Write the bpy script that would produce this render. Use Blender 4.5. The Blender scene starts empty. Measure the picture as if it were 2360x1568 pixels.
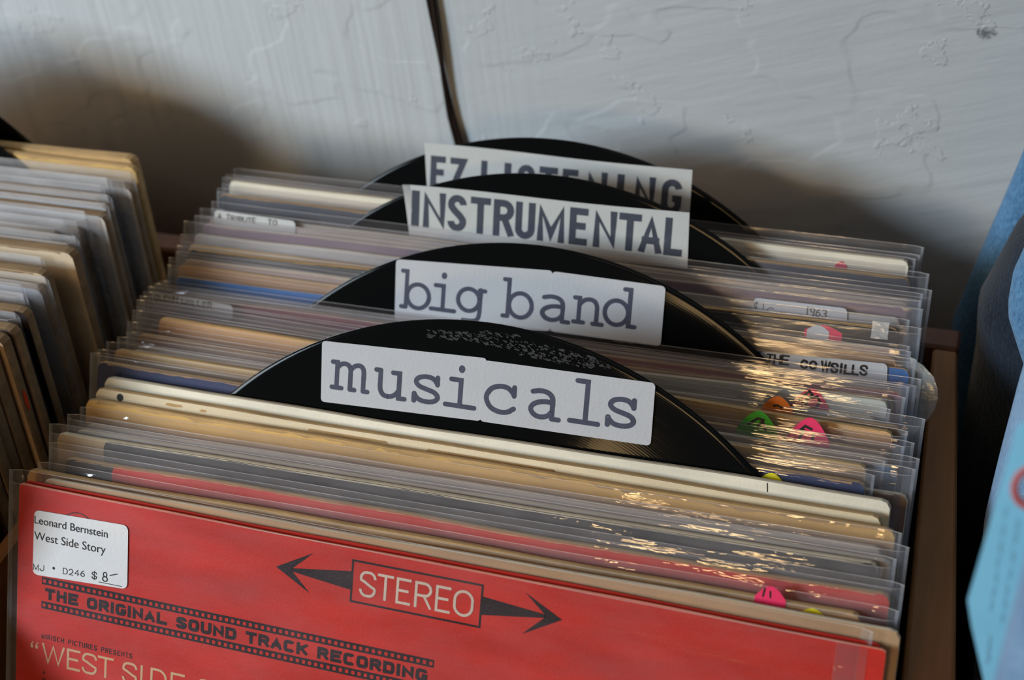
import bpy, math, random
from mathutils import Vector, Matrix, noise as mnoise

# ------------------------------------------------------------------ scene, camera, light
S = bpy.context.scene
COL = S.collection
CM = 0.01
PI = math.pi

cam_d = bpy.data.cameras.new('camera')
cam = bpy.data.objects.new('camera', cam_d)
COL.objects.link(cam)
cam.location = (46.0956 * CM, -26.5477 * CM, 36.9146 * CM)
cam.rotation_euler = (math.radians(50.58729), math.radians(5.00625), math.radians(17.73464))
cam_d.sensor_fit = 'HORIZONTAL'
cam_d.sensor_width = 23.5
cam_d.lens = 3355.34 * 23.5 / 2360.0
cam_d.clip_start = 0.01
cam_d.dof.use_dof = True
cam_d.dof.focus_distance = 0.525
cam_d.dof.aperture_fstop = 6.3
S.camera = cam

S.view_settings.view_transform = 'Standard'
S.view_settings.look = 'None'
S.view_settings.gamma = 1.0
S.view_settings.use_curve_mapping = False
S.view_settings.exposure = 0.12
S.cycles.transparent_max_bounces = 48
S.cycles.max_bounces = 10
S.cycles.glossy_bounces = 4
S.cycles.caustics_reflective = False
S.cycles.caustics_refractive = False
S.cycles.sample_clamp_indirect = 4.0

world = bpy.data.worlds.new('world')
S.world = world
world.use_nodes = True
world.node_tree.nodes['Background'].inputs[0].default_value = (0.62, 0.50, 0.38, 1)
world.node_tree.nodes['Background'].inputs[1].default_value = 0.05


def area_light(name, loc, target, sx, sy, power, color):
    ld = bpy.data.lights.new(name, 'AREA')
    ld.shape = 'RECTANGLE'
    ld.size, ld.size_y = sx, sy
    ld.energy = power
    ld.color = color
    o = bpy.data.objects.new(name, ld)
    COL.objects.link(o)
    o.location = loc
    d = Vector(target) - Vector(loc)
    o.rotation_euler = d.to_track_quat('-Z', 'Y').to_euler()
    return o


# daylight from the shop window, front left, and the warm lamp out in the shop
win = area_light('window_daylight', (-1.10, -1.15, 0.80), (-0.40, 0.25, 0.0), 0.52, 0.52, 20.0, (0.73, 0.88, 1.0))
win.data.spread = math.radians(125)
area_light('shop_lamp', (0.20, -1.14, 0.50), (0.34, 0.1, 0.0), 0.23, 0.13, 2.2, (1.0, 0.66, 0.30))

glow = area_light('warm_fill', (0.36, -1.05, 1.25), (0.33, 0.06, -0.05), 0.8, 0.4, 0.32, (1.0, 0.80, 0.56))  # unseen fill light, added to warm and brighten the stack from the front
glow.data.spread = math.radians(75)

# unseen warm point light, added as bounce into the wall's shadow at left
warm_bounce_d = bpy.data.lights.new('bulb', 'POINT')
warm_bounce_d.energy = 9.0
warm_bounce_d.color = (1.0, 0.66, 0.38)
warm_bounce_d.shadow_soft_size = 0.10
bulb = bpy.data.objects.new('bulb', warm_bounce_d)  # no real bulb: the added unseen light standing in for warm bounce
COL.objects.link(bulb)
bulb.location = (-0.75, -0.25, 0.50)

RND = random.Random(11)


# ------------------------------------------------------------------ materials
def new_mat(name):
    m = bpy.data.materials.new(name)
    m.use_nodes = True
    nt = m.node_tree
    for n in list(nt.nodes):
        nt.nodes.remove(n)
    out = nt.nodes.new('ShaderNodeOutputMaterial')
    return m, nt, out


def node(nt, t, **kw):
    n = nt.nodes.new(t)
    for k, v in kw.items():
        setattr(n, k, v)
    return n


def ramp(nt, fac, stops):
    r = node(nt, 'ShaderNodeValToRGB')
    e = r.color_ramp.elements
    while len(e) < len(stops):
        e.new(0.5)
    for i, (p, c) in enumerate(stops):
        e[i].position = p
        e[i].color = c if len(c) == 4 else (*c, 1)
    nt.links.new(fac, r.inputs[0])
    return r.outputs[0]


def noise_tex(nt, scale, detail=3.0, rough=0.5, stretch=(1, 1, 1), loc=(0, 0, 0), kind='Object'):
    tc = node(nt, 'ShaderNodeTexCoord')
    mp = node(nt, 'ShaderNodeMapping')
    mp.inputs['Scale'].default_value = stretch
    mp.inputs['Location'].default_value = loc
    nt.links.new(tc.outputs[kind], mp.inputs['Vector'])
    n = node(nt, 'ShaderNodeTexNoise')
    n.inputs['Scale'].default_value = scale
    n.inputs['Detail'].default_value = detail
    n.inputs['Roughness'].default_value = rough
    nt.links.new(mp.outputs[0], n.inputs['Vector'])
    return n.outputs['Fac']


def bump(nt, fac, strength, dist, normal=None):
    b = node(nt, 'ShaderNodeBump')
    b.inputs['Strength'].default_value = strength
    b.inputs['Distance'].default_value = dist
    nt.links.new(fac, b.inputs['Height'])
    if normal is not None:
        nt.links.new(normal, b.inputs['Normal'])
    return b.outputs[0]


def paper_mat(name, col, var=0.16, rough=0.7, scale=60.0, stretch=(1, 1, 1), spec=0.3, dark=None, seed=0.0):
    """printed card or paper with a little mottling and fibre"""
    m, nt, out = new_mat(name)
    p = node(nt, 'ShaderNodeBsdfPrincipled')
    f = noise_tex(nt, scale, 4.0, 0.6, stretch, (seed, seed * 1.7, 0))
    lo = tuple(max(0.0, c * (1 - var)) for c in col) if dark is None else dark
    hi = tuple(min(1.0, c * (1 + var * 0.6)) for c in col)
    c = ramp(nt, f, [(0.3, lo), (0.7, hi)])
    nt.links.new(c, p.inputs['Base Color'])
    p.inputs['Roughness'].default_value = rough
    p.inputs['Specular IOR Level'].default_value = spec
    f2 = noise_tex(nt, 900.0, 2.0)
    nt.links.new(bump(nt, f2, 0.25, 0.0004), p.inputs['Normal'])
    nt.links.new(p.outputs[0], out.inputs[0])
    return m


def film_mat(name, milk, tint=(0.94, 0.93, 0.94), body=(0.60, 0.57, 0.58), rough=0.07, bstr=0.5, seed=0.0, lo=0.6, hi=1.5, f1=(14, 14, 95), f2=(60, 60, 260), gloss=(0.042, 0.8)):
    """clear plastic sleeve film: see-through, slightly milky, wavy shine"""
    m, nt, out = new_mat(name)
    n1 = noise_tex(nt, 1.0, 2.0, 0.5, f1, (seed, 0, seed * 3))
    n2 = noise_tex(nt, 1.0, 3.0, 0.55, f2, (seed * 2, 0, seed))
    nrm = bump(nt, n1, bstr, 0.004)
    nrm = bump(nt, n2, bstr * 0.6, 0.0012, nrm)
    tr = node(nt, 'ShaderNodeBsdfTransparent')
    tr.inputs[0].default_value = (*tint, 1)
    df = node(nt, 'ShaderNodeBsdfDiffuse')
    df.inputs[0].default_value = (*body, 1)
    m1 = node(nt, 'ShaderNodeMixShader')
    n3 = noise_tex(nt, 1.0, 4.0, 0.6, (30, 30, 70), (0, seed, seed))
    mr = node(nt, 'ShaderNodeMapRange')
    mr.inputs[1].default_value = 0.3
    mr.inputs[2].default_value = 0.75
    mr.inputs[3].default_value = milk * lo
    mr.inputs[4].default_value = milk * hi
    nt.links.new(n3, mr.inputs[0])
    nt.links.new(mr.outputs[0], m1.inputs[0])
    nt.links.new(tr.outputs[0], m1.inputs[1])
    nt.links.new(df.outputs[0], m1.inputs[2])
    gl = node(nt, 'ShaderNodeBsdfGlossy')
    gl.inputs['Color'].default_value = (1, 1, 1, 1)
    gl.inputs['Roughness'].default_value = rough
    nt.links.new(nrm, gl.inputs['Normal'])
    lw = node(nt, 'ShaderNodeLayerWeight')
    pw = node(nt, 'ShaderNodeMath', operation='POWER')
    pw.inputs[1].default_value = 4.0
    ma = node(nt, 'ShaderNodeMath', operation='MULTIPLY_ADD')
    ma.inputs[1].default_value = gloss[1]
    ma.inputs[2].default_value = gloss[0]
    nt.links.new(lw.outputs['Facing'], pw.inputs[0])
    nt.links.new(pw.outputs[0], ma.inputs[0])
    m2 = node(nt, 'ShaderNodeMixShader')
    nt.links.new(ma.outputs[0], m2.inputs[0])
    nt.links.new(m1.outputs[0], m2.inputs[1])
    nt.links.new(gl.outputs[0], m2.inputs[2])
    nt.links.new(m2.outputs[0], out.inputs[0])
    return m


def plain_mat(name, col, rough=0.6, spec=0.3, metallic=0.0):
    m, nt, out = new_mat(name)
    p = node(nt, 'ShaderNodeBsdfPrincipled')
    f = noise_tex(nt, 140.0, 2.0)
    c = ramp(nt, f, [(0.35, tuple(v * 0.92 for v in col)), (0.65, tuple(min(1, v * 1.05) for v in col))])
    nt.links.new(c, p.inputs['Base Color'])
    p.inputs['Roughness'].default_value = rough
    p.inputs['Specular IOR Level'].default_value = spec
    p.inputs['Metallic'].default_value = metallic
    nt.links.new(p.outputs[0], out.inputs[0])
    return m


def ink_mat(name, col, fleck, amount=0.66):
    """rubber-stamp ink, mottled, with small bare flecks"""
    m, nt, out = new_mat(name)
    p = node(nt, 'ShaderNodeBsdfPrincipled')
    f = noise_tex(nt, 320.0, 5.0, 0.7)
    lo = tuple(v * 0.75 for v in col)
    hi = tuple(v * 1.25 for v in col)
    c = ramp(nt, f, [(0.2, lo), (0.58, hi), (amount, hi), (amount + 0.06, fleck)])
    nt.links.new(c, p.inputs['Base Color'])
    p.inputs['Roughness'].default_value = 0.75
    nt.links.new(p.outputs[0], out.inputs[0])
    return m


def wood_mat(name, a, b):
    m, nt, out = new_mat(name)
    p = node(nt, 'ShaderNodeBsdfPrincipled')
    f = noise_tex(nt, 1.0, 6.0, 0.62, (130, 9, 60))
    c = ramp(nt, f, [(0.25, a), (0.75, b)])
    nt.links.new(c, p.inputs['Base Color'])
    p.inputs['Roughness'].default_value = 0.62
    f2 = noise_tex(nt, 1.0, 4.0, 0.6, (420, 40, 200))
    nt.links.new(bump(nt, f2, 0.25, 0.0008), p.inputs['Normal'])
    nt.links.new(p.outputs[0], out.inputs[0])
    return m


def plaster_mat():
    m, nt, out = new_mat('painted_plaster')
    p = node(nt, 'ShaderNodeBsdfPrincipled')
    f = noise_tex(nt, 7.0, 4.0, 0.6)
    c = ramp(nt, f, [(0.3, (0.50, 0.53, 0.545)), (0.7, (0.55, 0.58, 0.592))])
    # small dark scuff
    tc = node(nt, 'ShaderNodeTexCoord')
    mp = node(nt, 'ShaderNodeMapping')
    mp.inputs['Location'].default_value = (-0.457, 0, -0.067)
    vl = node(nt, 'ShaderNodeVectorMath', operation='LENGTH')
    nt.links.new(tc.outputs['Object'], mp.inputs[0])
    mu = node(nt, 'ShaderNodeVectorMath', operation='MULTIPLY')
    mu.inputs[1].default_value = (1, 0, 1.5)
    nt.links.new(mp.outputs[0], mu.inputs[0])
    nt.links.new(mu.outputs[0], vl.inputs[0])
    fs = noise_tex(nt, 420.0, 4.0, 0.7)
    sm = node(nt, 'ShaderNodeMath', operation='MULTIPLY_ADD')
    sm.inputs[1].default_value = -0.012
    nt.links.new(fs, sm.inputs[0])
    nt.links.new(vl.outputs['Value'], sm.inputs[2])
    mk = node(nt, 'ShaderNodeMapRange')
    mk.inputs[1].default_value = -0.0042
    mk.inputs[2].default_value = -0.0018
    mk.inputs[3].default_value = 0.75
    mk.inputs[4].default_value = 0.0
    nt.links.new(sm.outputs[0], mk.inputs[0])
    mx = node(nt, 'ShaderNodeMix', data_type='RGBA')
    nt.links.new(mk.outputs[0], mx.inputs[0])
    nt.links.new(c, mx.inputs[6])
    mx.inputs[7].default_value = (0.05, 0.05, 0.055, 1)
    nt.links.new(mx.outputs[2], p.inputs['Base Color'])
    p.inputs['Roughness'].default_value = 0.55
    p.inputs['Specular IOR Level'].default_value = 0.35
    # trowel strokes: near vertical combing on the left, slanting drags on the right
    tc2 = node(nt, 'ShaderNodeTexCoord')
    sx = node(nt, 'ShaderNodeSeparateXYZ')
    nt.links.new(tc2.outputs['Object'], sx.inputs[0])
    side = node(nt, 'ShaderNodeMapRange')
    side.inputs[1].default_value = 0.19
    side.inputs[2].default_value = 0.29
    nt.links.new(sx.outputs[0], side.inputs[0])

    def rot_noise(ang, sc, det):
        mpp = node(nt, 'ShaderNodeMapping')
        mpp.inputs['Rotation'].default_value = (0, ang, 0)
        mpp2 = node(nt, 'ShaderNodeMapping')
        mpp2.inputs['Scale'].default_value = sc
        nt.links.new(tc2.outputs['Object'], mpp.inputs[0])
        nt.links.new(mpp.outputs[0], mpp2.inputs[0])
        nn = node(nt, 'ShaderNodeTexNoise')
        nn.inputs['Scale'].default_value = 1.0
        nn.inputs['Detail'].default_value = det
        nt.links.new(mpp2.outputs[0], nn.inputs['Vector'])
        return nn.outputs['Fac']
    comb = rot_noise(0.02, (110, 5, 5), 3.0)
    drag = rot_noise(0.30, (9, 9, 75), 4.0)
    mixs = node(nt, 'ShaderNodeMix', data_type='FLOAT')
    nt.links.new(side.outputs[0], mixs.inputs[0])
    nt.links.new(comb, mixs.inputs[2])
    nt.links.new(drag, mixs.inputs[3])
    nrm = bump(nt, mixs.outputs[0], 0.24, 0.005)
    # flat skim patches with raised edges
    base = noise_tex(nt, 17.0, 2.0, 0.45, (1, 1, 1.5), (3.1, 0, 1.7))
    flat = node(nt, 'ShaderNodeMapRange')
    flat.interpolation_type = 'SMOOTHSTEP'
    flat.inputs[1].default_value = 0.525
    flat.inputs[2].default_value = 0.55
    nt.links.new(base, flat.inputs[0])
    nrm = bump(nt, flat.outputs[0], 0.24, 0.0012, nrm)
    base2 = noise_tex(nt, 34.0, 5.0, 0.62, (1, 1, 1.2), (7.3, 0, 4.4))
    flat2 = node(nt, 'ShaderNodeMapRange')
    flat2.interpolation_type = 'SMOOTHSTEP'
    flat2.inputs[1].default_value = 0.60
    flat2.inputs[2].default_value = 0.62
    nt.links.new(base2, flat2.inputs[0])
    nrm = bump(nt, flat2.outputs[0], 0.38, 0.0009, nrm)
    grain = noise_tex(nt, 420.0, 3.0)
    nrm = bump(nt, grain, 0.10, 0.0008, nrm)
    nt.links.new(nrm, p.inputs['Normal'])
    nt.links.new(p.outputs[0], out.inputs[0])
    return m


def denim_mat(name, a, b):
    m, nt, out = new_mat(name)
    p = node(nt, 'ShaderNodeBsdfPrincipled')
    f = noise_tex(nt, 900.0, 3.0, 0.6, (1.0, 1.0, 0.45))
    g = noise_tex(nt, 30.0, 4.0, 0.6)
    ad = node(nt, 'ShaderNodeMath', operation='MULTIPLY_ADD')
    ad.inputs[1].default_value = 0.45
    nt.links.new(g, ad.inputs[0])
    hf = node(nt, 'ShaderNodeMath', operation='MULTIPLY')
    hf.inputs[1].default_value = 0.55
    nt.links.new(f, hf.inputs[0])
    nt.links.new(hf.outputs[0], ad.inputs[2])
    c = ramp(nt, ad.outputs[0], [(0.36, a), (0.64, b)])
    nt.links.new(c, p.inputs['Base Color'])
    p.inputs['Roughness'].default_value = 0.95
    p.inputs['Specular IOR Level'].default_value = 0.1
    p.inputs['Sheen Weight'].default_value = 0.2
    nt.links.new(bump(nt, f, 0.6, 0.0012), p.inputs['Normal'])
    nt.links.new(p.outputs[0], out.inputs[0])
    return m


def vinyl_mat():
    m, nt, out = new_mat('black_vinyl')
    p = node(nt, 'ShaderNodeBsdfPrincipled')
    tc = node(nt, 'ShaderNodeTexCoord')
    sep = node(nt, 'ShaderNodeSeparateXYZ')
    nt.links.new(tc.outputs['Object'], sep.inputs[0])
    cmb = node(nt, 'ShaderNodeCombineXYZ')
    nt.links.new(sep.outputs[0], cmb.inputs[0])
    nt.links.new(sep.outputs[2], cmb.inputs[2])
    ln = node(nt, 'ShaderNodeVectorMath', operation='LENGTH')
    nt.links.new(cmb.outputs[0], ln.inputs[0])
    mm = node(nt, 'ShaderNodeMath', operation='MULTIPLY')
    mm.inputs[1].default_value = 7000.0
    nt.links.new(ln.outputs['Value'], mm.inputs[0])
    sn = node(nt, 'ShaderNodeMath', operation='SINE')
    nt.links.new(mm.outputs[0], sn.inputs[0])
    # broad tracks, some denser than others
    nz = node(nt, 'ShaderNodeTexNoise')
    nz.noise_dimensions = '1D'
    nz.inputs['Scale'].default_value = 260.0
    nz.inputs['Detail'].default_value = 3.0
    nt.links.new(ln.outputs['Value'], nz.inputs['W'])
    b1 = bump(nt, sn.outputs[0], 0.012, 0.0001)
    b2 = bump(nt, nz.outputs['Fac'], 0.03, 0.0003, b1)
    nt.links.new(b2, p.inputs['Normal'])
    dust = noise_tex(nt, 900.0, 4.0, 0.75)
    c = ramp(nt, dust, [(0.70, (0.0045, 0.0048, 0.005)), (0.82, (0.06, 0.06, 0.058))])
    nt.links.new(c, p.inputs['Base Color'])
    p.inputs['Roughness'].default_value = 0.07
    p.inputs['Specular IOR Level'].default_value = 0.07
    nt.links.new(p.outputs[0], out.inputs[0])
    return m


M = {}
M['plaster'] = plaster_mat()
M['floor'] = wood_mat('floor_boards', (0.06, 0.04, 0.028), (0.10, 0.07, 0.045))
M['wood'] = wood_mat('stained_pine', (0.22, 0.082, 0.017), (0.37, 0.155, 0.043))
M['wood_dark'] = wood_mat('stained_back_board', (0.11, 0.034, 0.014), (0.20, 0.075, 0.030))
M['vinyl'] = vinyl_mat()
M['card'] = paper_mat('white_label_paper', (0.50, 0.51, 0.54), 0.05, 0.6, 40)
M['card_new'] = paper_mat('bright_label_paper', (0.72, 0.71, 0.72), 0.04, 0.6, 40)
M['card_old'] = paper_mat('offwhite_label_paper', (0.51, 0.52, 0.51), 0.06, 0.6, 40)
M['ink'] = ink_mat('stamp_ink', (0.046, 0.050, 0.082), (0.24, 0.25, 0.30), 0.69)
M['ink2'] = ink_mat('stamp_ink_navy', (0.034, 0.041, 0.062), (0.22, 0.24, 0.28), 0.68)
M['marker'] = plain_mat('black_marker', (0.012, 0.011, 0.014), 0.5)
M['pencil'] = plain_mat('grey_pen', (0.06, 0.055, 0.055), 0.6)
M['pen_faded'] = plain_mat('faded_marker', (0.035, 0.025, 0.025), 0.6)
M['board'] = paper_mat('raw_card_edge', (0.52, 0.33, 0.15), 0.3, 0.85, 160, (0.3, 1, 1))
M['board_pale'] = paper_mat('pale_card_edge', (0.62, 0.52, 0.38), 0.2, 0.85, 160, (0.3, 1, 1))
M['print_black'] = paper_mat('black_print', (0.014, 0.007, 0.012), 0.35, 0.5, 90)
M['print_tan'] = paper_mat('tan_print', (0.66, 0.42, 0.24), 0.08, 0.5)
M['print_white'] = paper_mat('cream_print', (0.66, 0.55, 0.46), 0.08, 0.5)
M['red_edge'] = paper_mat('rubbed_red_edge', (0.70, 0.24, 0.16), 0.2, 0.7, 60)
M['red'] = paper_mat('red_cover_print', (0.60, 0.026, 0.016), 0.10, 0.45, 22)
M['residue'] = ink_mat('glue_residue', (0.022, 0.023, 0.022), (0.20, 0.20, 0.19), 0.68)
M['tape'] = film_mat('clear_tape', 0.45, (0.9, 0.9, 0.88), (0.72, 0.72, 0.70), 0.18, 0.8, 3.0)
M['crumple'] = film_mat('crumpled_film', 0.6, (0.88, 0.88, 0.88), (0.60, 0.60, 0.57), 0.18, 1.0, 5.0)
FILMS = [film_mat('sleeve_film', 0.09 + 0.02 * i, rough=0.045, bstr=0.5, seed=float(i) * 2.3) for i in range(4)]
FILMS_MID = [film_mat('sleeve_film_mid', 0.045 + 0.015 * i, rough=0.03, bstr=0.30, seed=float(i) * 1.9 + 7, f1=(10, 10, 170), f2=(38, 38, 420)) for i in range(4)]
FILMS_FLAT = [film_mat('sleeve_film_flat', 0.055 + 0.018 * i, rough=0.10, bstr=0.08, seed=float(i) * 3.1) for i in range(4)]
M['board_dark'] = paper_mat('browned_card_edge', (0.26, 0.17, 0.09), 0.3, 0.85, 160, (0.3, 1, 1))
FILMS_LEFT = [film_mat('sleeve_film_left', 0.24 + 0.03 * i, (0.92, 0.93, 0.95), (0.74, 0.74, 0.75), rough=0.10, bstr=0.7, seed=float(i) * 4.1) for i in range(4)]
FILM_FRONT = film_mat('sleeve_film_front', 0.035, (0.97, 0.96, 0.96), (0.60, 0.50, 0.54), 0.12, 0.16, 9.1, 0.1, 2.4)
FILM_EDGE = film_mat('sleeve_film_edge', 0.34, (0.9, 0.9, 0.9), (0.80, 0.76, 0.76), 0.15, 0.3, 4.4)  # whiter top rim: the edge's highlight line put into the film colour
FILM_SIDE = film_mat('sleeve_film_seam', 0.22, (0.90, 0.92, 0.95), (0.55, 0.57, 0.62), 0.45, 0.1, 6.4, gloss=(0.008, 0.05))
FILM_SOFT = film_mat('sleeve_film_fold', 0.10, (0.92, 0.93, 0.95), (0.55, 0.56, 0.60), 0.45, 0.1, 2.2, gloss=(0.008, 0.05))
TAB = {
    'pink': paper_mat('neon_pink_paper', (0.85, 0.035, 0.13), 0.06, 0.6),
    'orange': paper_mat('neon_orange_paper', (0.85, 0.20, 0.02), 0.06, 0.6),
    'green': paper_mat('neon_green_paper', (0.07, 0.50, 0.04), 0.06, 0.6),
    'yellow': paper_mat('neon_yellow_paper', (0.85, 0.72, 0.02), 0.06, 0.6),
    'white': M['card'],
}
_cover_cache = {}


def cover_mat(col):
    k = tuple(round(v, 3) for v in col)
    if k not in _cover_cache:
        if min(col) > 0.1 and max(col) > 0.3:
            col = tuple(min(0.82, v * 1.16) for v in col)
        _cover_cache[k] = paper_mat('cover_print', col, 0.18, 0.6, 50, (0.4, 1, 1.6), 0.3, None, len(_cover_cache) * 1.3)
    return _cover_cache[k]


# ------------------------------------------------------------------ mesh helpers (centimetres in, metres out)
class MB:
    def __init__(self):
        self.v, self.f, self.m, self.mats = [], [], [], []

    def mi(self, mat):
        if mat not in self.mats:
            self.mats.append(mat)
        return self.mats.index(mat)

    def vert(self, p):
        self.v.append((p[0] * CM, p[1] * CM, p[2] * CM))
        return len(self.v) - 1

    def face(self, idx, mat):
        self.f.append(tuple(idx))
        self.m.append(self.mi(mat))

    def poly(self, pts, mat):
        self.face([self.vert(p) for p in pts], mat)

    def grid(self, rows, mat, matf=None, close_u=False):
        """rows: list of lists of points; matf(i,j) may pick another material"""
        ids = [[self.vert(p) for p in r] for r in rows]
        for i in range(len(ids) - 1):
            n = len(ids[i])
            for j in range(n if close_u else n - 1):
                k = (j + 1) % n
                self.face((ids[i][j], ids[i][k], ids[i + 1][k], ids[i + 1][j]), matf(i, j) if matf else mat)
        return ids

    def box(self, x0, x1, y0, y1, z0, z1, mat, bev=0.12):
        """box with chamfered edges"""
        b = min(bev, (x1 - x0) * .3, (y1 - y0) * .3, (z1 - z0) * .3)
        X, Y, Z = (x0, x1), (y0, y1), (z0, z1)
        sg = (1, -1)
        c = {}
        for i in (0, 1):
            for j in (0, 1):
                for k in (0, 1):
                    c[i, j, k, 0] = self.vert((X[i], Y[j] + sg[j] * b, Z[k] + sg[k] * b))
                    c[i, j, k, 1] = self.vert((X[i] + sg[i] * b, Y[j], Z[k] + sg[k] * b))
                    c[i, j, k, 2] = self.vert((X[i] + sg[i] * b, Y[j] + sg[j] * b, Z[k]))
        q = self.face
        for i in (0, 1):
            q([c[i, 0, 0, 0], c[i, 1, 0, 0], c[i, 1, 1, 0], c[i, 0, 1, 0]], mat)
            q([c[0, i, 0, 1], c[1, i, 0, 1], c[1, i, 1, 1], c[0, i, 1, 1]], mat)
            q([c[0, 0, i, 2], c[1, 0, i, 2], c[1, 1, i, 2], c[0, 1, i, 2]], mat)
        for i in (0, 1):
            for j in (0, 1):
                q([c[i, j, 0, 0], c[i, j, 1, 0], c[i, j, 1, 1], c[i, j, 0, 1]], mat)
                q([c[i, 0, j, 0], c[i, 1, j, 0], c[i, 1, j, 2], c[i, 0, j, 2]], mat)
                q([c[0, i, j, 1], c[1, i, j, 1], c[1, i, j, 2], c[0, i, j, 2]], mat)
                for k in (0, 1):
                    q([c[i, j, k, 0], c[i, j, k, 1], c[i, j, k, 2]], mat)

    def build(self, name, parent=None, smooth=False, recalc=False):
        me = bpy.data.meshes.new(name)
        me.from_pydata(self.v, [], self.f)
        for mt in self.mats:
            me.materials.append(mt)
        me.polygons.foreach_set('material_index', self.m)
        me.polygons.foreach_set('use_smooth', [smooth] * len(self.f))
        if recalc:
            import bmesh
            bm = bmesh.new()
            bm.from_mesh(me)
            bmesh.ops.recalc_face_normals(bm, faces=bm.faces)
            bm.to_mesh(me)
            bm.free()
        me.update()
        o = bpy.data.objects.new(name, me)
        COL.objects.link(o)
        if parent is not None:
            o.parent = parent
        return o


def tag(o, label, cat, group=None):
    o['label'] = label
    o['category'] = cat
    if group:
        o['group'] = group
    return o


def struct(o):
    o['kind'] = 'structure'
    return o


def empty(name, mat4=None):
    o = bpy.data.objects.new(name, None)
    o.empty_display_size = 0.02
    COL.objects.link(o)
    if mat4 is not None:
        loc, rot, _ = mat4.decompose()
        o.location = loc
        o.rotation_euler = rot.to_euler()
    return o


# ------------------------------------------------------------------ stroke lettering
def corner(cx, cy, rx, ry, a0, a1, n=8):
    return [(cx + rx * math.cos(math.radians(a0 + (a1 - a0) * i / n)),
             cy + ry * math.sin(math.radians(a0 + (a1 - a0) * i / n))) for i in range(n + 1)]


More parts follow.
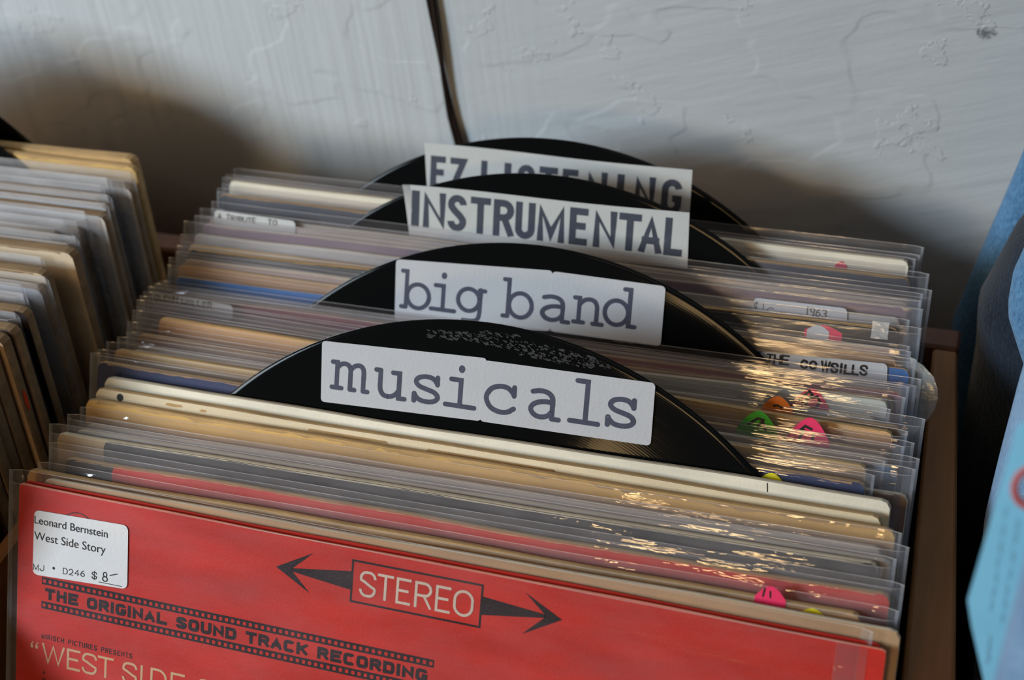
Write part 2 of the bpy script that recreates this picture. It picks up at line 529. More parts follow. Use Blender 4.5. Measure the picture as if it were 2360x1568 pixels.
def caps(ch, w, h):
    """centre-line strokes of a sans capital in a w by h box"""
    r = min(w, h) * 0.5
    r = min(r, h * 0.25) if w > h * 0.9 else r
    L = []
    if ch == 'A':
        L = [[(0, 0), (w * .5, h), (w, 0)], [(w * .17, h * .3), (w * .83, h * .3)]]
    elif ch in 'B8':
        q = min(h * .25, w * .5)
        L = [[(0, 0), (0, h)], [(0, h)] + corner(w - q, h - q, q, q, 90, -90) + [(0, h - 2 * q)],
             [(0, h * .5)] + corner(w - q, q, q, q, 90, -90) + [(0, 0)]]
    elif ch in 'CG':
        top = corner(w - r, h - r, r, r, 8 if ch == 'G' else 28, 90)
        pts = top + corner(r, h - r, r, r, 90, 180) + corner(r, r, r, r, 180, 270) + corner(w - r, r, r, r, 270, 350 if ch == 'G' else 332)
        if ch == 'G':
            pts = pts[:-1] + [(w, r), (w, h * .44), (w * .55, h * .44)]
        L = [pts]
    elif ch == 'D':
        q = min(r * 1.1, w * .8, h * .5)
        L = [[(0, 0), (0, h)], [(0, h)] + corner(w - q, h - q, q, q, 90, 0) + corner(w - q, q, q, q, 0, -90) + [(0, 0)]]
    elif ch == 'E':
        L = [[(w, h), (0, h), (0, 0), (w, 0)], [(0, h * .52), (w * .82, h * .52)]]
    elif ch == 'F':
        L = [[(w, h), (0, h), (0, 0)], [(0, h * .52), (w * .82, h * .52)]]
    elif ch == 'H':
        L = [[(0, 0), (0, h)], [(w, 0), (w, h)], [(0, h * .5), (w, h * .5)]]
    elif ch in 'I1':
        L = [[(w * .5, 0), (w * .5, h)]]
    elif ch == 'J':
        L = [[(w, h), (w, r)] + corner(w - r, r, r, r, 0, -90) + corner(r, r, r, r, 270, 190)]
    elif ch == 'K':
        L = [[(0, 0), (0, h)], [(w, h), (w * .06, h * .42)], [(w * .35, h * .58), (w, 0)]]
    elif ch == 'L':
        L = [[(0, h), (0, 0), (w, 0)]]
    elif ch == 'M':
        L = [[(0, 0), (0, h), (w * .5, h * .12), (w, h), (w, 0)]]
    elif ch == 'N':
        L = [[(0, 0), (0, h), (w, 0), (w, h)]]
    elif ch in 'O0':
        pts = corner(w - r, h - r, r, r, 0, 90) + corner(r, h - r, r, r, 90, 180) + corner(r, r, r, r, 180, 270) + corner(w - r, r, r, r, 270, 360)
        L = [pts + [pts[0]]]
    elif ch in 'PR':
        q = min(h * .26, w * .5)
        L = [[(0, 0), (0, h)], [(0, h)] + corner(w - q, h - q, q, q, 90, -90) + [(0, h - 2 * q)]]
        if ch == 'R':
            L.append([(w * .55, h - 2 * q), (w, 0)])
    elif ch == 'S':
        q = min(h * .26, w * .5)
        L = [corner(w - q, h - q, q, q, 0, 90) + corner(q, h - q, q, q, 90, 200) +
             [(w * .28, h * .58), (w * .72, h * .42)] + corner(w - q, q, q, q, 20, -90) + corner(q, q, q, q, 270, 180)]
    elif ch == 'T':
        L = [[(0, h), (w, h)], [(w * .5, h), (w * .5, 0)]]
    elif ch == 'U':
        L = [[(0, h), (0, r)] + corner(r, r, r, r, 180, 270) + corner(w - r, r, r, r, 270, 360) + [(w, h)]]
    elif ch == 'V':
        L = [[(0, h), (w * .5, 0), (w, h)]]
    elif ch == 'W':
        L = [[(0, h), (w * .25, 0), (w * .5, h), (w * .75, 0), (w, h)]]
    elif ch == 'Y':
        L = [[(0, h), (w * .5, h * .45), (w, h)], [(w * .5, h * .45), (w * .5, 0)]]
    elif ch == 'Z':
        L = [[(0, h), (w, h), (0, 0), (w, 0)]]
    elif ch == '2':
        q = w * .5
        L = [corner(q, h - q, q, q, 170, -30) + [(0, 0), (w, 0)]]
    elif ch == '3':
        q = min(h * .25, w * .5)
        L = [corner(w - q, h - q, q, q, 150, -90) + corner(w - q, q, q, q, 90, -150)]
    elif ch == '4':
        L = [[(w * .72, 0), (w * .72, h), (0, h * .3), (w, h * .3)]]
    elif ch == '6':
        q = min(w * .5, h * .3)
        pts = corner(w * .5, q, w * .5, q, 180, -180, 16)
        L = [[(w * .85, h), (w * .3, h * .8), (0, h * .4)] + pts]
    elif ch == '9':
        q = min(w * .5, h * .3)
        pts = corner(w * .5, h - q, w * .5, q, 0, 360, 16)
        L = [pts + [(w * .9, h * .3), (w * .7, 0)]]
    elif ch == '$':
        L = caps('S', w, h) + [[(w * .5, -h * .16), (w * .5, h * 1.16)]]
    return L


TW = {  # typewriter lower case: x in 0..1 of the width, y in units of x-height
    'm': [['l', (0, 1), (.13, 1), (.13, 0)], ['l', (0, 0), (.27, 0)],
          ['c', (.13, .78), (.2, .92), (.32, 1), (.45, .95), (.51, .8), (.51, .5), (.51, 0)], ['l', (.51, 0), (.63, 0)],
          ['c', (.51, .78), (.6, .93), (.72, 1), (.83, .95), (.88, .8), (.88, .5), (.88, 0)], ['l', (.88, 0), (1, 0)]],
    'u': [['l', (0, 1), (.15, 1)], ['c', (.15, 1), (.15, .6), (.15, .25), (.26, .04), (.48, 0), (.68, .1), (.8, .3)],
          ['l', (.58, .97), (.8, .97), (.8, 0), (1, 0)]],
    's': [['l', (.9, 1), (.9, .72)], ['c', (.9, .75), (.75, .95), (.48, 1), (.18, .93), (.06, .75), (.2, .58), (.5, .5), (.82, .42), (.96, .24), (.84, .06), (.5, 0), (.2, .06), (.04, .25)],
          ['l', (.04, .28), (.04, 0)]],
    'i': [['l', (.16, 1), (.5, 1), (.5, 0)], ['l', (0, 0), (1, 0)], ['d', (.5, 1.43)]],
    'c': [['l', (.96, 1), (.96, .68)], ['c', (.96, .72), (.78, .95), (.5, 1), (.18, .88), (.03, .6), (.03, .4), (.18, .12), (.5, 0), (.78, .04), (.97, .2)]],
    'a': [['c', (.12, .93), (.35, 1), (.6, .97), (.76, .82), (.78, .6), (.78, 0)], ['l', (.78, 0), (1, 0)],
          ['c', (.78, .6), (.5, .62), (.2, .52), (.05, .3), (.18, .07), (.42, 0), (.66, .09), (.78, .28)]],
    'l': [['l', (.18, 1.5), (.55, 1.5), (.55, 0)], ['l', (0, 0), (1, 0)]],
    'b': [['l', (0, 1.5), (.16, 1.5), (.16, 0)], ['l', (0, 0), (.16, 0)], ['o', (.57, .5, .41, .5)]],
    'g': [['o', (.42, .5, .42, .5)], ['c', (.84, 1), (.84, .5), (.84, -.1), (.78, -.36), (.6, -.44), (.25, -.44)], ['l', (.8, .97), (1, .97)]],
    'n': [['l', (0, 1), (.17, 1), (.17, 0)], ['l', (0, 0), (.34, 0)],
          ['c', (.17, .72), (.3, .92), (.5, 1), (.7, .95), (.8, .75), (.8, .5), (.8, 0)], ['l', (.68, 0), (1, 0)]],
    'd': [['o', (.4, .5, .4, .5)], ['l', (.62, 1.5), (.8, 1.5), (.8, 0), (1, 0)]],
}


def smooth_line(p, it=2):
    for _ in range(it):
        q = [p[0]]
        for a, b in zip(p, p[1:]):
            q.append((a[0] * .75 + b[0] * .25, a[1] * .75 + b[1] * .25))
            q.append((a[0] * .25 + b[0] * .75, a[1] * .25 + b[1] * .75))
        q.append(p[-1])
        p = q
    return p


def ribbon(pts, sw, cap='butt'):
    """quads (2-D) of a stroke of width sw along pts"""
    p = [pts[0]]
    for q in pts[1:]:
        if math.hypot(q[0] - p[-1][0], q[1] - p[-1][1]) > 1e-5:
            p.append(q)
    if len(p) < 2:
        return []
    closed = math.hypot(p[0][0] - p[-1][0], p[0][1] - p[-1][1]) < 1e-4 and len(p) > 3
    n = len(p)
    d = []
    for a, b in zip(p, p[1:]):
        l = math.hypot(b[0] - a[0], b[1] - a[1])
        d.append(((b[0] - a[0]) / l, (b[1] - a[1]) / l))
    h = sw / 2
    left, right = [], []
    for i in range(n):
        if closed and i in (0, n - 1):
            d0, d1 = d[-1], d[0]
        else:
            d0, d1 = d[max(i - 1, 0)], d[min(i, n - 2)]
        nx, ny = -(d0[1] + d1[1]), d0[0] + d1[0]
        l = math.hypot(nx, ny)
        if l < 1e-6:
            nx, ny, l = -d1[1], d1[0], 1.0
        nx, ny = nx / l, ny / l
        cs = max(0.42, nx * -d1[1] + ny * d1[0])
        k = h / cs
        left.append((p[i][0] + nx * k, p[i][1] + ny * k))
        right.append((p[i][0] - nx * k, p[i][1] - ny * k))
    out = [[right[i], right[i + 1], left[i + 1], left[i]] for i in range(n - 1)]
    if cap == 'round' and not closed:
        for (c, dd) in ((p[0], (-d[0][0], -d[0][1])), (p[-1], d[-1])):
            a0 = math.atan2(dd[1], dd[0])
            out.append([(c[0] + h * math.cos(a0 - PI / 2 + PI * i / 8), c[1] + h * math.sin(a0 - PI / 2 + PI * i / 8)) for i in range(9)])
    return out


def caps_polys(ch, x, y, w, h, sw, cap='butt'):
    """polygons of a capital whose inked box is x..x+w, y..y+h"""
    ix = sw if ch not in 'I1' else 0
    ww, hh = max(w - ix, 0.001), max(h - sw, 0.001)
    polys = []
    for st in caps(ch, ww, hh):
        pts = [(x + ix / 2 + a, y + sw / 2 + b) for a, b in st]
        if cap == 'butt' and len(pts) > 1:     # square off free ends so that the box is filled
            def ext(a, b):
                l = math.hypot(a[0] - b[0], a[1] - b[1]) or 1
                return (a[0] + (a[0] - b[0]) / l * sw / 2, a[1] + (a[1] - b[1]) / l * sw / 2)
            if math.hypot(pts[0][0] - pts[-1][0], pts[0][1] - pts[-1][1]) > 1e-4 and ch not in 'CGSJ23':
                pts = [ext(pts[0], pts[1])] + pts[1:-1] + [ext(pts[-1], pts[-2])]
        polys += ribbon(pts, sw, cap)
    if cap == 'butt' and ch in 'NMAKRVWZ4':     # trim mitres to the letter's height
        polys = [[(a, min(y + h, max(y, b))) for a, b in pl] for pl in polys]
    return polys


def tw_polys(ch, x, y, w, xh, sw):
    polys = []
    for st in TW[ch]:
        k, pts = st[0], st[1:]
        if k == 'o':
            cx, cy, rx, ry = pts[0]
            el = corner(x + cx * w, y + cy * xh, rx * w - sw * .2, ry * xh, 0, 360, 28)
            polys += ribbon(el, sw)
        elif k == 'd':
            cx, cy = pts[0]
            polys.append(corner(x + cx * w, y + cy * xh, sw * .68, sw * .8, 0, 360, 14)[:-1])
        else:
            q = [(x + a * w, y + b * xh) for a, b in pts]
            if k == 'c':
                q = smooth_line(q, 3)
            polys += ribbon(q, sw, 'round')
    return polys


def font_polys(text, x, y, width, cap_h, bold=0.0):
    """polygons of a line in the built-in sans, fitted to the width"""
    cu = bpy.data.curves.new('lettering', 'FONT')
    cu.body = text
    cu.offset = bold
    ob = bpy.data.objects.new('lettering', cu)
    COL.objects.link(ob)
    dg = bpy.context.evaluated_depsgraph_get()
    me = bpy.data.meshes.new_from_object(ob.evaluated_get(dg))
    xs = [v.co.x for v in me.vertices]
    x0, x1 = min(xs), max(xs)
    ys = [v.co.y for v in me.vertices]
    sc = width / (x1 - x0)
    sy = cap_h / max(ys)
    out = [[(x + (me.vertices[i].co.x - x0) * sc, y + me.vertices[i].co.y * sy) for i in p.vertices] for p in me.polygons]
    bpy.data.objects.remove(ob)
    bpy.data.curves.remove(cu)
    bpy.data.meshes.remove(me)
    return out


def put(mb, polys, mat, yf, u0=0.0, w0=0.0):
    """lay 2-D polygons (u right, w up) on a face at local y given by yf(u, w)"""
    for i, pl in enumerate(polys):
        lift = 0.0003 * (i % 37)        # each stroke lies a hair above the one it crosses
        mb.poly([(u0 + a, yf(u0 + a, w0 + b) - lift, w0 + b) for a, b in pl], mat)


def round_rect(x0, y0, x1, y1, r, n=5):
    return (corner(x1 - r, y1 - r, r, r, 0, 90, n) + corner(x0 + r, y1 - r, r, r, 90, 180, n) +
            corner(x0 + r, y0 + r, r, r, 180, 270, n) + corner(x1 - r, y0 + r, r, r, 270, 360, n))


def quad_label(mb, TL, TR, BR, BL, mat, edge, yf, r=0.18, th=0.02, n=5):
    """rounded label from four corners, with its own small thickness"""
    c = [TR, TL, BL, BR]
    pts = []
    for i in range(4):
        p, q, s = Vector(c[i]), Vector(c[i - 1]), Vector(c[(i + 1) % 4])
        a = p + (q - p).normalized() * r
        b = p + (s - p).normalized() * r
        for k in range(n + 1):
            t = k / n
            pts.append(tuple(a * (1 - t) ** 2 + p * 2 * t * (1 - t) + b * t * t))
    mb.poly([(a, yf(a, b), b) for a, b in pts], mat)
    m = len(pts)
    for i in range(m):
        a, b = pts[i], pts[(i + 1) % m]
        mb.poly([(a[0], yf(*a), a[1]), (b[0], yf(*b), b[1]), (b[0], yf(*b) + th, b[1]), (a[0], yf(*a) + th, a[1])], edge)


def hand(text, x, y, h, adv, sw, rnd, wide=0.62, slant=0.0, drift=0.0):
    """hand-lettered capitals"""
    polys = []
    cx = x
    for i, ch in enumerate(text):
        if ch == ' ':
            cx += adv * 0.8
            continue
        w = h * wide * (0.55 if ch in 'I1' else 1.5 if ch in 'WM' else 1) * (0.9 + .2 * rnd.random())
        hh = h * (0.9 + .2 * rnd.random())
        y0 = y + drift * (cx - x) + (rnd.random() - .5) * h * .12
        for st in caps(ch, w, hh):
            polys += ribbon([(cx + a + slant * b + (rnd.random() - .5) * h * .03, y0 + b + (rnd.random() - .5) * h * .03) for a, b in st], sw, 'round')
        cx += w + adv * 0.3
    return polys


# ------------------------------------------------------------------ records
def frame(x0, y, v0, x1, v1, lean, H):
    """matrix of a sheet's base: local x along the sheet, y away from the viewer, z up the sheet;
    v0 and v1 are how far up the leaning plane the two top corners stand"""
    roll = math.atan2(v1 - v0, x1 - x0)
    rot = Matrix.Rotation(-lean, 4, 'X') @ Matrix.Rotation(-roll, 4, 'Y')
    v = (v0 + v1) / 2
    top = Vector(((x0 + x1) / 2, y + v * math.sin(lean), v * math.cos(lean)))
    up = rot @ Vector((0, 0, 1))
    base = top - up * H
    return Matrix.Translation(base * CM) @ rot


def make_cover(parent, x0, x1, z1, t, front, back, edge, rnd, z0=0.15, r=0.25, worn=0.0, bands=(), bow=0.0, extra=None, yc=0.0, name='cover', sag=0.0):
    """card cover: rounded front and back faces, bevelled rim, optional bands of other print and a worn top edge"""
    mb = MB()
    nx = 30
    zs = [z1 - v for v in (0.0, 0.06, 0.25, 0.7, 1.5, 3.0, 7.0, 14.0)] + [z0 + 3, z0 + 0.25, z0]
    ph = rnd.random() * 6
    wav = 0.018 * (0.5 + rnd.random())

    def outline_x(z, side):
        d = min(z1 - z, z - z0)
        ins = 0.0
        if d < r:
            ins = r - math.sqrt(max(0.0, r * r - (r - d) ** 2))
        return x0 + ins if side == 0 else x1 - ins

    def top_dip(s):
        return wav * (math.sin(s * 9 + ph) + .6 * math.sin(s * 23 + ph * 2)) * (1 if worn == 0 else 1.6)

    def pt(s, z, y):
        xa, xb = outline_x(z, 0), outline_x(z, 1)
        k = max(0.0, 1 - (z1 - z) / 1.5)
        return (xa + (xb - xa) * s, y + bow * math.sin(PI * s) * k, z + top_dip(s) * k - sag * (1 - s) * max(0.0, 1 - (z1 - z) / 9))
    h = t / 2
    e = min(0.03, t * .3)
    frontm = cover_mat(front)

    def fm(i, j):
        s = (j + .5) / nx
        x = x0 + (x1 - x0) * s
        for (a, b, za, zb, c) in bands:
            zz = z1 - (zs[i] + zs[i + 1]) / 2
            if a <= x - x0 <= b and za <= zz <= zb:
                return cover_mat(c)
        return frontm
    ss = [i / nx for i in range(nx + 1)]
    F = mb.grid([[pt(s, z, yc - h) for s in ss] for z in zs], frontm, fm)
    B = mb.grid([[pt(s, z, yc + h) for s in reversed(ss)] for z in zs], cover_mat(back))
    # rim: bevelled spine all the way round
    loopF = [F[0][j] for j in range(nx + 1)] + [F[i][nx] for i in range(1, len(zs))] + [F[-1][j] for j in range(nx - 1, -1, -1)] + [F[i][0] for i in range(len(zs) - 2, 0, -1)]
    loopB = [B[0][nx - j] for j in range(nx + 1)] + [B[i][0] for i in range(1, len(zs))] + [B[-1][nx - j] for j in range(nx - 1, -1, -1)] + [B[i][nx] for i in range(len(zs) - 2, 0, -1)]
    cx, cz = (x0 + x1) / 2, (z0 + z1) / 2
    mids = []
    for a in loopF:
        x, y, z = mb.v[a]
        x, z = x / CM, z / CM
        dx = (e if x > cx else -e) if (x - x0 < .3 or x1 - x < .3) else 0
        dz = (e if z > cz else -e) if (z1 - z < .3 or z - z0 < .3) else 0
        yy = bow * 0 + yc
        mids.append((x + dx, z + dz))
    m1 = [mb.vert((x, mb.v[a][1] / CM + t * .25, z)) for (x, z), a in zip(mids, loopF)]
    m2 = [mb.vert((x, mb.v[a][1] / CM - t * .25, z)) for (x, z), a in zip(mids, loopB)]
    n = len(loopF)
    for i in range(n):
        k = (i + 1) % n
        mb.face((loopF[i], m1[i], m1[k], loopF[k]), edge)
        mb.face((m1[i], m2[i], m2[k], m1[k]), edge)
        mb.face((m2[i], loopB[i], loopB[k], m2[k]), edge)
    if worn > 0:       # rubbed strip where the print has gone, ragged along its lower side
        k = 90
        hs = []
        for i in range(k + 1):
            s = i / k
            v = mnoise.noise((s * 26 + ph * 9, ph, 0)) * .6 + mnoise.noise((s * 90 + ph, ph * 3, 0)) * .5 + .55
            hs.append(max(0.015, worn * v))
        for i in range(k):
            s0, s1 = .01 + .98 * i / k, .01 + .98 * (i + 1) / k
            a0, b0 = pt(s0, z1 - .02, yc - h - .004), pt(s1, z1 - .02, yc - h - .004)
            mb.poly([a0, b0, (b0[0], b0[1], b0[2] - hs[i + 1]), (a0[0], a0[1], a0[2] - hs[i])], edge)
    if extra:
        extra(mb, yc - h)
    return mb.build(name, parent)


def make_sleeve(parent, W, H, t, film, rnd, gap=0.03, amp=0.02, dtop=None, xa=None, xb=None, name='sleeve', side=True, nx=36):
    """open-topped bag of clear film round the cover: front and back panels joined at sides and foot"""
    mb = MB()
    x0 = -W / 2 if xa is None else xa
    x1 = W / 2 if xb is None else xb
    ph = rnd.random() * 20
    h = t / 2 + gap
    if dtop is None:
        dtop = rnd.choice((0.0, 0.12, 0.2, 0.3))
    drop = (0.0, 0.024, 0.12, 0.3, 0.6, 1.0, 1.8, 3.5, 8.0, 16.0)

    def wave(s, z, q):
        k = 1.0 if H - z < 1.2 else max(0.15, 1 - (H - z - 1.2) / 3)
        k *= min(1.0, s / .04, (1 - s) / .04)
        return amp * k * (mnoise.noise((s * 7 + ph, z * .25, q)) + .5 * mnoise.noise((s * 19 + ph, z * 1.1, q + 4)))

    def y_front(x, z):
        s = (x - x0) / (x1 - x0)
        return -h + wave(min(1, max(0, s)), z, 1.0)
    sx = [0.0, 0.0035, 0.0125] + [i / nx for i in range(1, nx)] + [0.9875, 0.9965, 1.0]
    for q, sgn, top in ((1.0, -1, H - dtop), (7.0, 1, H)):
        zs = [top - d for d in drop] + [0.4, 0.0]
        rows = []
        for z in zs:
            row = []
            for s in sx:
                pinch = min(1.0, s / .012, (1 - s) / .012) * min(1.0, z / .3 + .02)
                ztop = z + (0.03 * mnoise.noise((s * 5 + ph, q, 0)) if z > H - 2 else 0)
                row.append((x0 + (x1 - x0) * s, sgn * h * pinch + wave(s, z, q), ztop))
            rows.append(row)

        def fm(i, j):
            if i == 0:
                return FILM_EDGE
            if side and (j == 0 or j == len(sx) - 2):
                return FILM_SIDE
            if j == 1 or j == len(sx) - 3:
                return FILM_SOFT
            return film
        mb.grid(rows, film, fm)
    o = mb.build(name, parent, smooth=True)
    return o, y_front


def make_tab(parent, x, ztip, w, h, y, col, mark, rnd, name='price_tab'):
    """round paper dot folded over the cover's edge: a rounded peak standing up"""
    mb = MB()
    n = 18
    pts = []
    for i in range(n + 1):
        a = -1 + 2 * i / n
        pts.append((x + a * w / 2, ztip - h * (abs(a) ** 1.7)))
    pts += [(x + w / 2, ztip - h - .35), (x - w / 2, ztip - h - .35)]
    m = TAB[col]
    th = 0.02
    mb.poly([(a, y, b) for a, b in pts], m)
    mb.poly([(a, y + th, b) for a, b in reversed(pts)], m)
    k = len(pts)
    for i in range(k):
        a, b = pts[i], pts[(i + 1) % k]
        mb.poly([(a[0], y, a[1]), (b[0], y, b[1]), (b[0], y + th, b[1]), (a[0], y + th, a[1])], m)
    if mark:
        for st in mark:
            put(mb, ribbon([(x + a * w, ztip + b * h) for a, b in st], 0.075 * w / 1.2, 'round'), M['marker'], lambda u, v: y - .004)
    return mb.build(name, parent)


ORD = ['first', 'second', 'third', 'fourth', 'fifth', 'sixth', 'seventh', 'eighth', 'ninth', 'tenth', 'eleventh', 'twelfth',
       'thirteenth', 'fourteenth', 'fifteenth', 'sixteenth', 'seventeenth', 'eighteenth', 'nineteenth', 'twentieth'] + ['twenty-' + v for v in ('first', 'second', 'third', 'fourth', 'fifth', 'sixth', 'seventh', 'eighth', 'ninth')] + ['thirtieth'] + ['thirty-' + v for v in ('first', 'second', 'third', 'fourth')]

# lean of the stack (radians) by depth: the rear records stand a little straighter
LX = [0, 9.55, 16.75, 20.35, 23.45, 30]
LY = [0.5224, 0.5224, 0.5097, 0.4278, 0.4416, 0.4416]


def lean_at(y):
    for i in range(len(LX) - 1):
        if y <= LX[i + 1]:
            f = (y - LX[i]) / (LX[i + 1] - LX[i])
            return LY[i] + f * (LY[i + 1] - LY[i])
    return LY[-1]


# key: (depth of the sheet's plane at bin-top level, left x, left height up the sheet, right x, right height), centimetres
ROW = {
 'red1': (3.45, 13.295, 0.293, 44.894, 0.319), 'cr2': (3.941, 14.599, 0.1, 45.69, 0.247), 'och3': (4.608, 13.838, 0.142, 45.555, 0.328),
 'red4': (5.427, 13.823, 0.348, 45.612, 0.559), 'drk5': (6.208, 13.336, 0.482, 45.257, 0.765), 'pal6': (6.824, 13.779, 0.498, 45.59, 0.751),
 'pal7': (7.401, 14.002, 0.435, 45.296, 0.737), 'och8': (7.893, 14.101, 0.468, 45.08, 0.463), 'cre9': (8.496, 14.199, 0.518, 44.567, 0.392),
 'cre10': (9.15, 14.217, 0.494, 44.779, 0.494), 'nav12': (9.97, 12.944, 0.802, 44.125, 0.669), 'bro13': (10.5, 12.984, 0.61, 45.415, 0.714),
 'och14': (10.983, 13.111, 0.626, 44.378, 0.5), 'blu15': (11.499, 13.329, 0.562, 45.499, 0.405), 'bei16': (12.022, 13.467, 0.431, 44.929, 0.389),
 'ora17': (12.552, 13.208, 0.487, 45.242, 0.193), 'kra18': (13.214, 13.083, 0.558, 44.955, 0.135), 'kra19': (13.916, 12.9, 0.569, 45.485, 0.184),
 'gre20': (14.345, 12.812, 0.445, 44.227, 0.062), 'gre21': (14.928, 12.663, 0.259, 44.677, 0.176), 'bei22': (15.492, 12.612, 0.138, 44.754, 0.205),
 'cri23': (15.888, 12.677, 0.04, 45.002, 0.026), 'gry24': (16.35, 12.688, -0.123, 45.134, -0.013), 'blu25': (17.17, 12.653, 0.078, 44.854, 0.181),
 'ora26': (17.486, 12.546, 0.229, 44.607, 0.23), 'pin27': (17.785, 12.736, 0.348, 44.526, 0.247), 'blk28': (18.185, 12.59, 0.352, 44.861, 0.735),
 'bei29': (18.547, 12.553, 0.649, 44.382, 0.787), 'gry30': (18.977, 12.506, 1.009, 44.808, 1.002), 'pur31': (19.305, 12.884, 1.12, 44.706, 1.114),
 'cre32': (19.639, 13.0, 1.269, 44.72, 1.204), 'gry33': (19.95, 13.432, 1.449, 45.037, 1.183), 'nav34': (20.77, 13.312, 1.583, 44.839, 1.305),
 'cre35': (21.729, 13.082, 1.545, 44.23, 1.28), 'cre36': (22.287, 12.992, 1.352, 44.366, 1.087), 'gry37': (23.05, 13.019, 1.223, 44.448, 1.001),
}
C_RED = (0.60, 0.026, 0.016)
C_CREAM = (0.62, 0.50, 0.34)
C_PALE = (0.60, 0.55, 0.46)
C_OCHRE = (0.56, 0.34, 0.11)
C_KRAFT = (0.34, 0.22, 0.12)
C_NAVY = (0.026, 0.042, 0.125)
C_DARK = (0.030, 0.028, 0.030)
C_BEIGE = (0.50, 0.42, 0.32)
# key: sleeve?, cover colour, edge, worn, inset left, inset right, inset top, colour words, thickness
SPEC = {
 'cr2':   (0, (0.42, 0.27, 0.15), 'board_pale', 0.0, 0, 0, 0, 'tan unsleeved cover with a cream edge', 0.22),
 'och3':  (1, (0.55, 0.32, 0.14), 'board', 0.18, -0.33, 1.15, 0.29, 'ochre cover poking out of its sleeve', 0.26),
 'red4':  (1, C_RED, 'board', 0.06, 0.85, 0.40, 0.42, 'red cover with a black left corner', 0.24),
 'drk5':  (1, C_DARK, 'board_pale', 0.05, 0.5, 0.57, 0.26, 'black cover with a pale left corner', 0.22),
 'pal6':  (1, (0.52, 0.47, 0.40), 'board_pale', 0, 0.5, 0.5, 0.55, 'pale grey cover', 0.16),
 'pal7':  (1, (0.60, 0.54, 0.44), 'board_pale', 0, 0.4, 0.6, 0.6, 'pale buff cover', 0.16),
 'och8':  (0, C_OCHRE, 'board', 0.22, 0, 0, 0, 'unsleeved ochre cover with a frayed edge', 0.22),
 'cre9':  (0, (0.66, 0.55, 0.37), 'board', 0.0, 0, 0, 0, 'unsleeved cream cover with a punched hole', 0.26),
 'cre10': (0, (0.72, 0.66, 0.54), 'board_pale', 0.0, 0, 0, 0, 'unsleeved ivory cover with a pen line', 0.24),
 'nav12': (1, C_NAVY, 'board', 0.085, 0.47, 0.28, 0.29, 'navy cover with a badly worn edge', 0.20),
 'bro13': (1, (0.20, 0.13, 0.11), 'board_pale', 0.05, 0.6, 0.15, 0.95, 'dull brown cover', 0.16),
 'och14': (1, (0.62, 0.44, 0.20), 'board', 0.0, 0.48, 0.6, 0.23, 'sand-yellow cover', 0.20),
 'blu15': (1, (0.12, 0.25, 0.40), 'board_pale', 0.03, 0.7, 0.7, 0.45, 'slate-blue cover', 0.18),
 'bei16': (1, (0.52, 0.41, 0.27), 'board_pale', 0, 0.6, 0.5, 0.5, 'beige cover', 0.18),
 'ora17': (1, (0.36, 0.25, 0.15), 'board', 0.06, 0.6, 0.7, 0.45, 'brown cover with green and pink tabs', 0.22),
 'kra18': (1, (0.52, 0.30, 0.13), 'board', 0.05, 1.4, 0.5, 0.1, 'orange-brown cover', 0.20),
 'kra19': (1, (0.30, 0.19, 0.11), 'board', 0.08, 0.5, 0.8, 0.42, 'brown cover with an orange tab', 0.22),
 'gre20': (1, (0.44, 0.45, 0.40), 'board_pale', 0, 0.5, 0.5, 0.4, 'grey-green cover', 0.14),
 'gre21': (1, (0.52, 0.55, 0.49), 'board_pale', 0, 0.6, 0.6, 0.2, 'pale green-grey cover with pink tab', 0.20),
 'bei22': (1, (0.52, 0.43, 0.34), 'board', 0.04, 0.5, 0.5, 0.5, 'beige cover and faded white name sticker', 0.18),
 'cri23': (1, (0.42, 0.06, 0.08), 'board', 0.03, 0.5, 0.45, 0.4, 'crimson cover', 0.14),
 'gry24': (1, (0.42, 0.37, 0.36), 'board_pale', 0, 0.5, 0.6, 0.5, 'mauve-grey cover', 0.16),
 'blu25': (1, (0.05, 0.16, 0.42), 'board', 0.0, 0.48, 0.21, 0.43, 'bright blue cover and bold white name sticker', 0.14),
 'ora26': (1, (0.52, 0.32, 0.16), 'board', 0.08, 0.5, 0.5, 0.3, 'tan cover, sleeve crumpled at the right', 0.12),
 'pin27': (1, (0.46, 0.34, 0.28), 'board_pale', 0.10, 0.5, 0.5, 0.25, 'dusky pink cover with a scuffed edge', 0.14),
 'blk28': (1, (0.020, 0.017, 0.017), 'board', 0.04, 0.6, 0.86, 0.10, 'black cover mended with clear tape', 0.16),
 'bei29': (1, (0.50, 0.40, 0.28), 'board', 0.04, 0.5, 0.6, 0.4, 'light brown cover', 0.14),
 'gry30': (1, (0.46, 0.45, 0.43), 'board_pale', 0, 0.6, 0.8, 0.5, 'grey cover and white sticker reading 1963', 0.16),
 'pur31': (1, (0.30, 0.20, 0.27), 'board_pale', 0.04, 0.5, 0.5, 0.35, 'mauve cover', 0.13),
 'cre32': (1, (0.58, 0.51, 0.42), 'board_pale', 0, 0.5, 0.5, 0.45, 'cream cover and faded sticker at left', 0.13),
 'gry33': (1, (0.46, 0.42, 0.37), 'board_pale', 0, 0.5, 0.8, 0.5, 'stone-grey cover', 0.13),
 'nav34': (1, (0.055, 0.065, 0.085), 'board', 0.03, 0.2, 0.7, 0.26, 'dark slate cover', 0.20),
 'cre35': (1, (0.66, 0.61, 0.49), 'board_pale', 0, 0.47, 0.25, 0.1, 'ivory cover with a red dot', 0.22),
 'cre36': (1, (0.56, 0.50, 0.41), 'board', 0.05, 0.5, 0.6, 0.3, 'buff cover with a brown worn edge', 0.16),
 'gry37': (1, (0.40, 0.38, 0.37), 'board_pale', 0, 0.5, 0.6, 0.75, 'grey cover', 0.18),
}
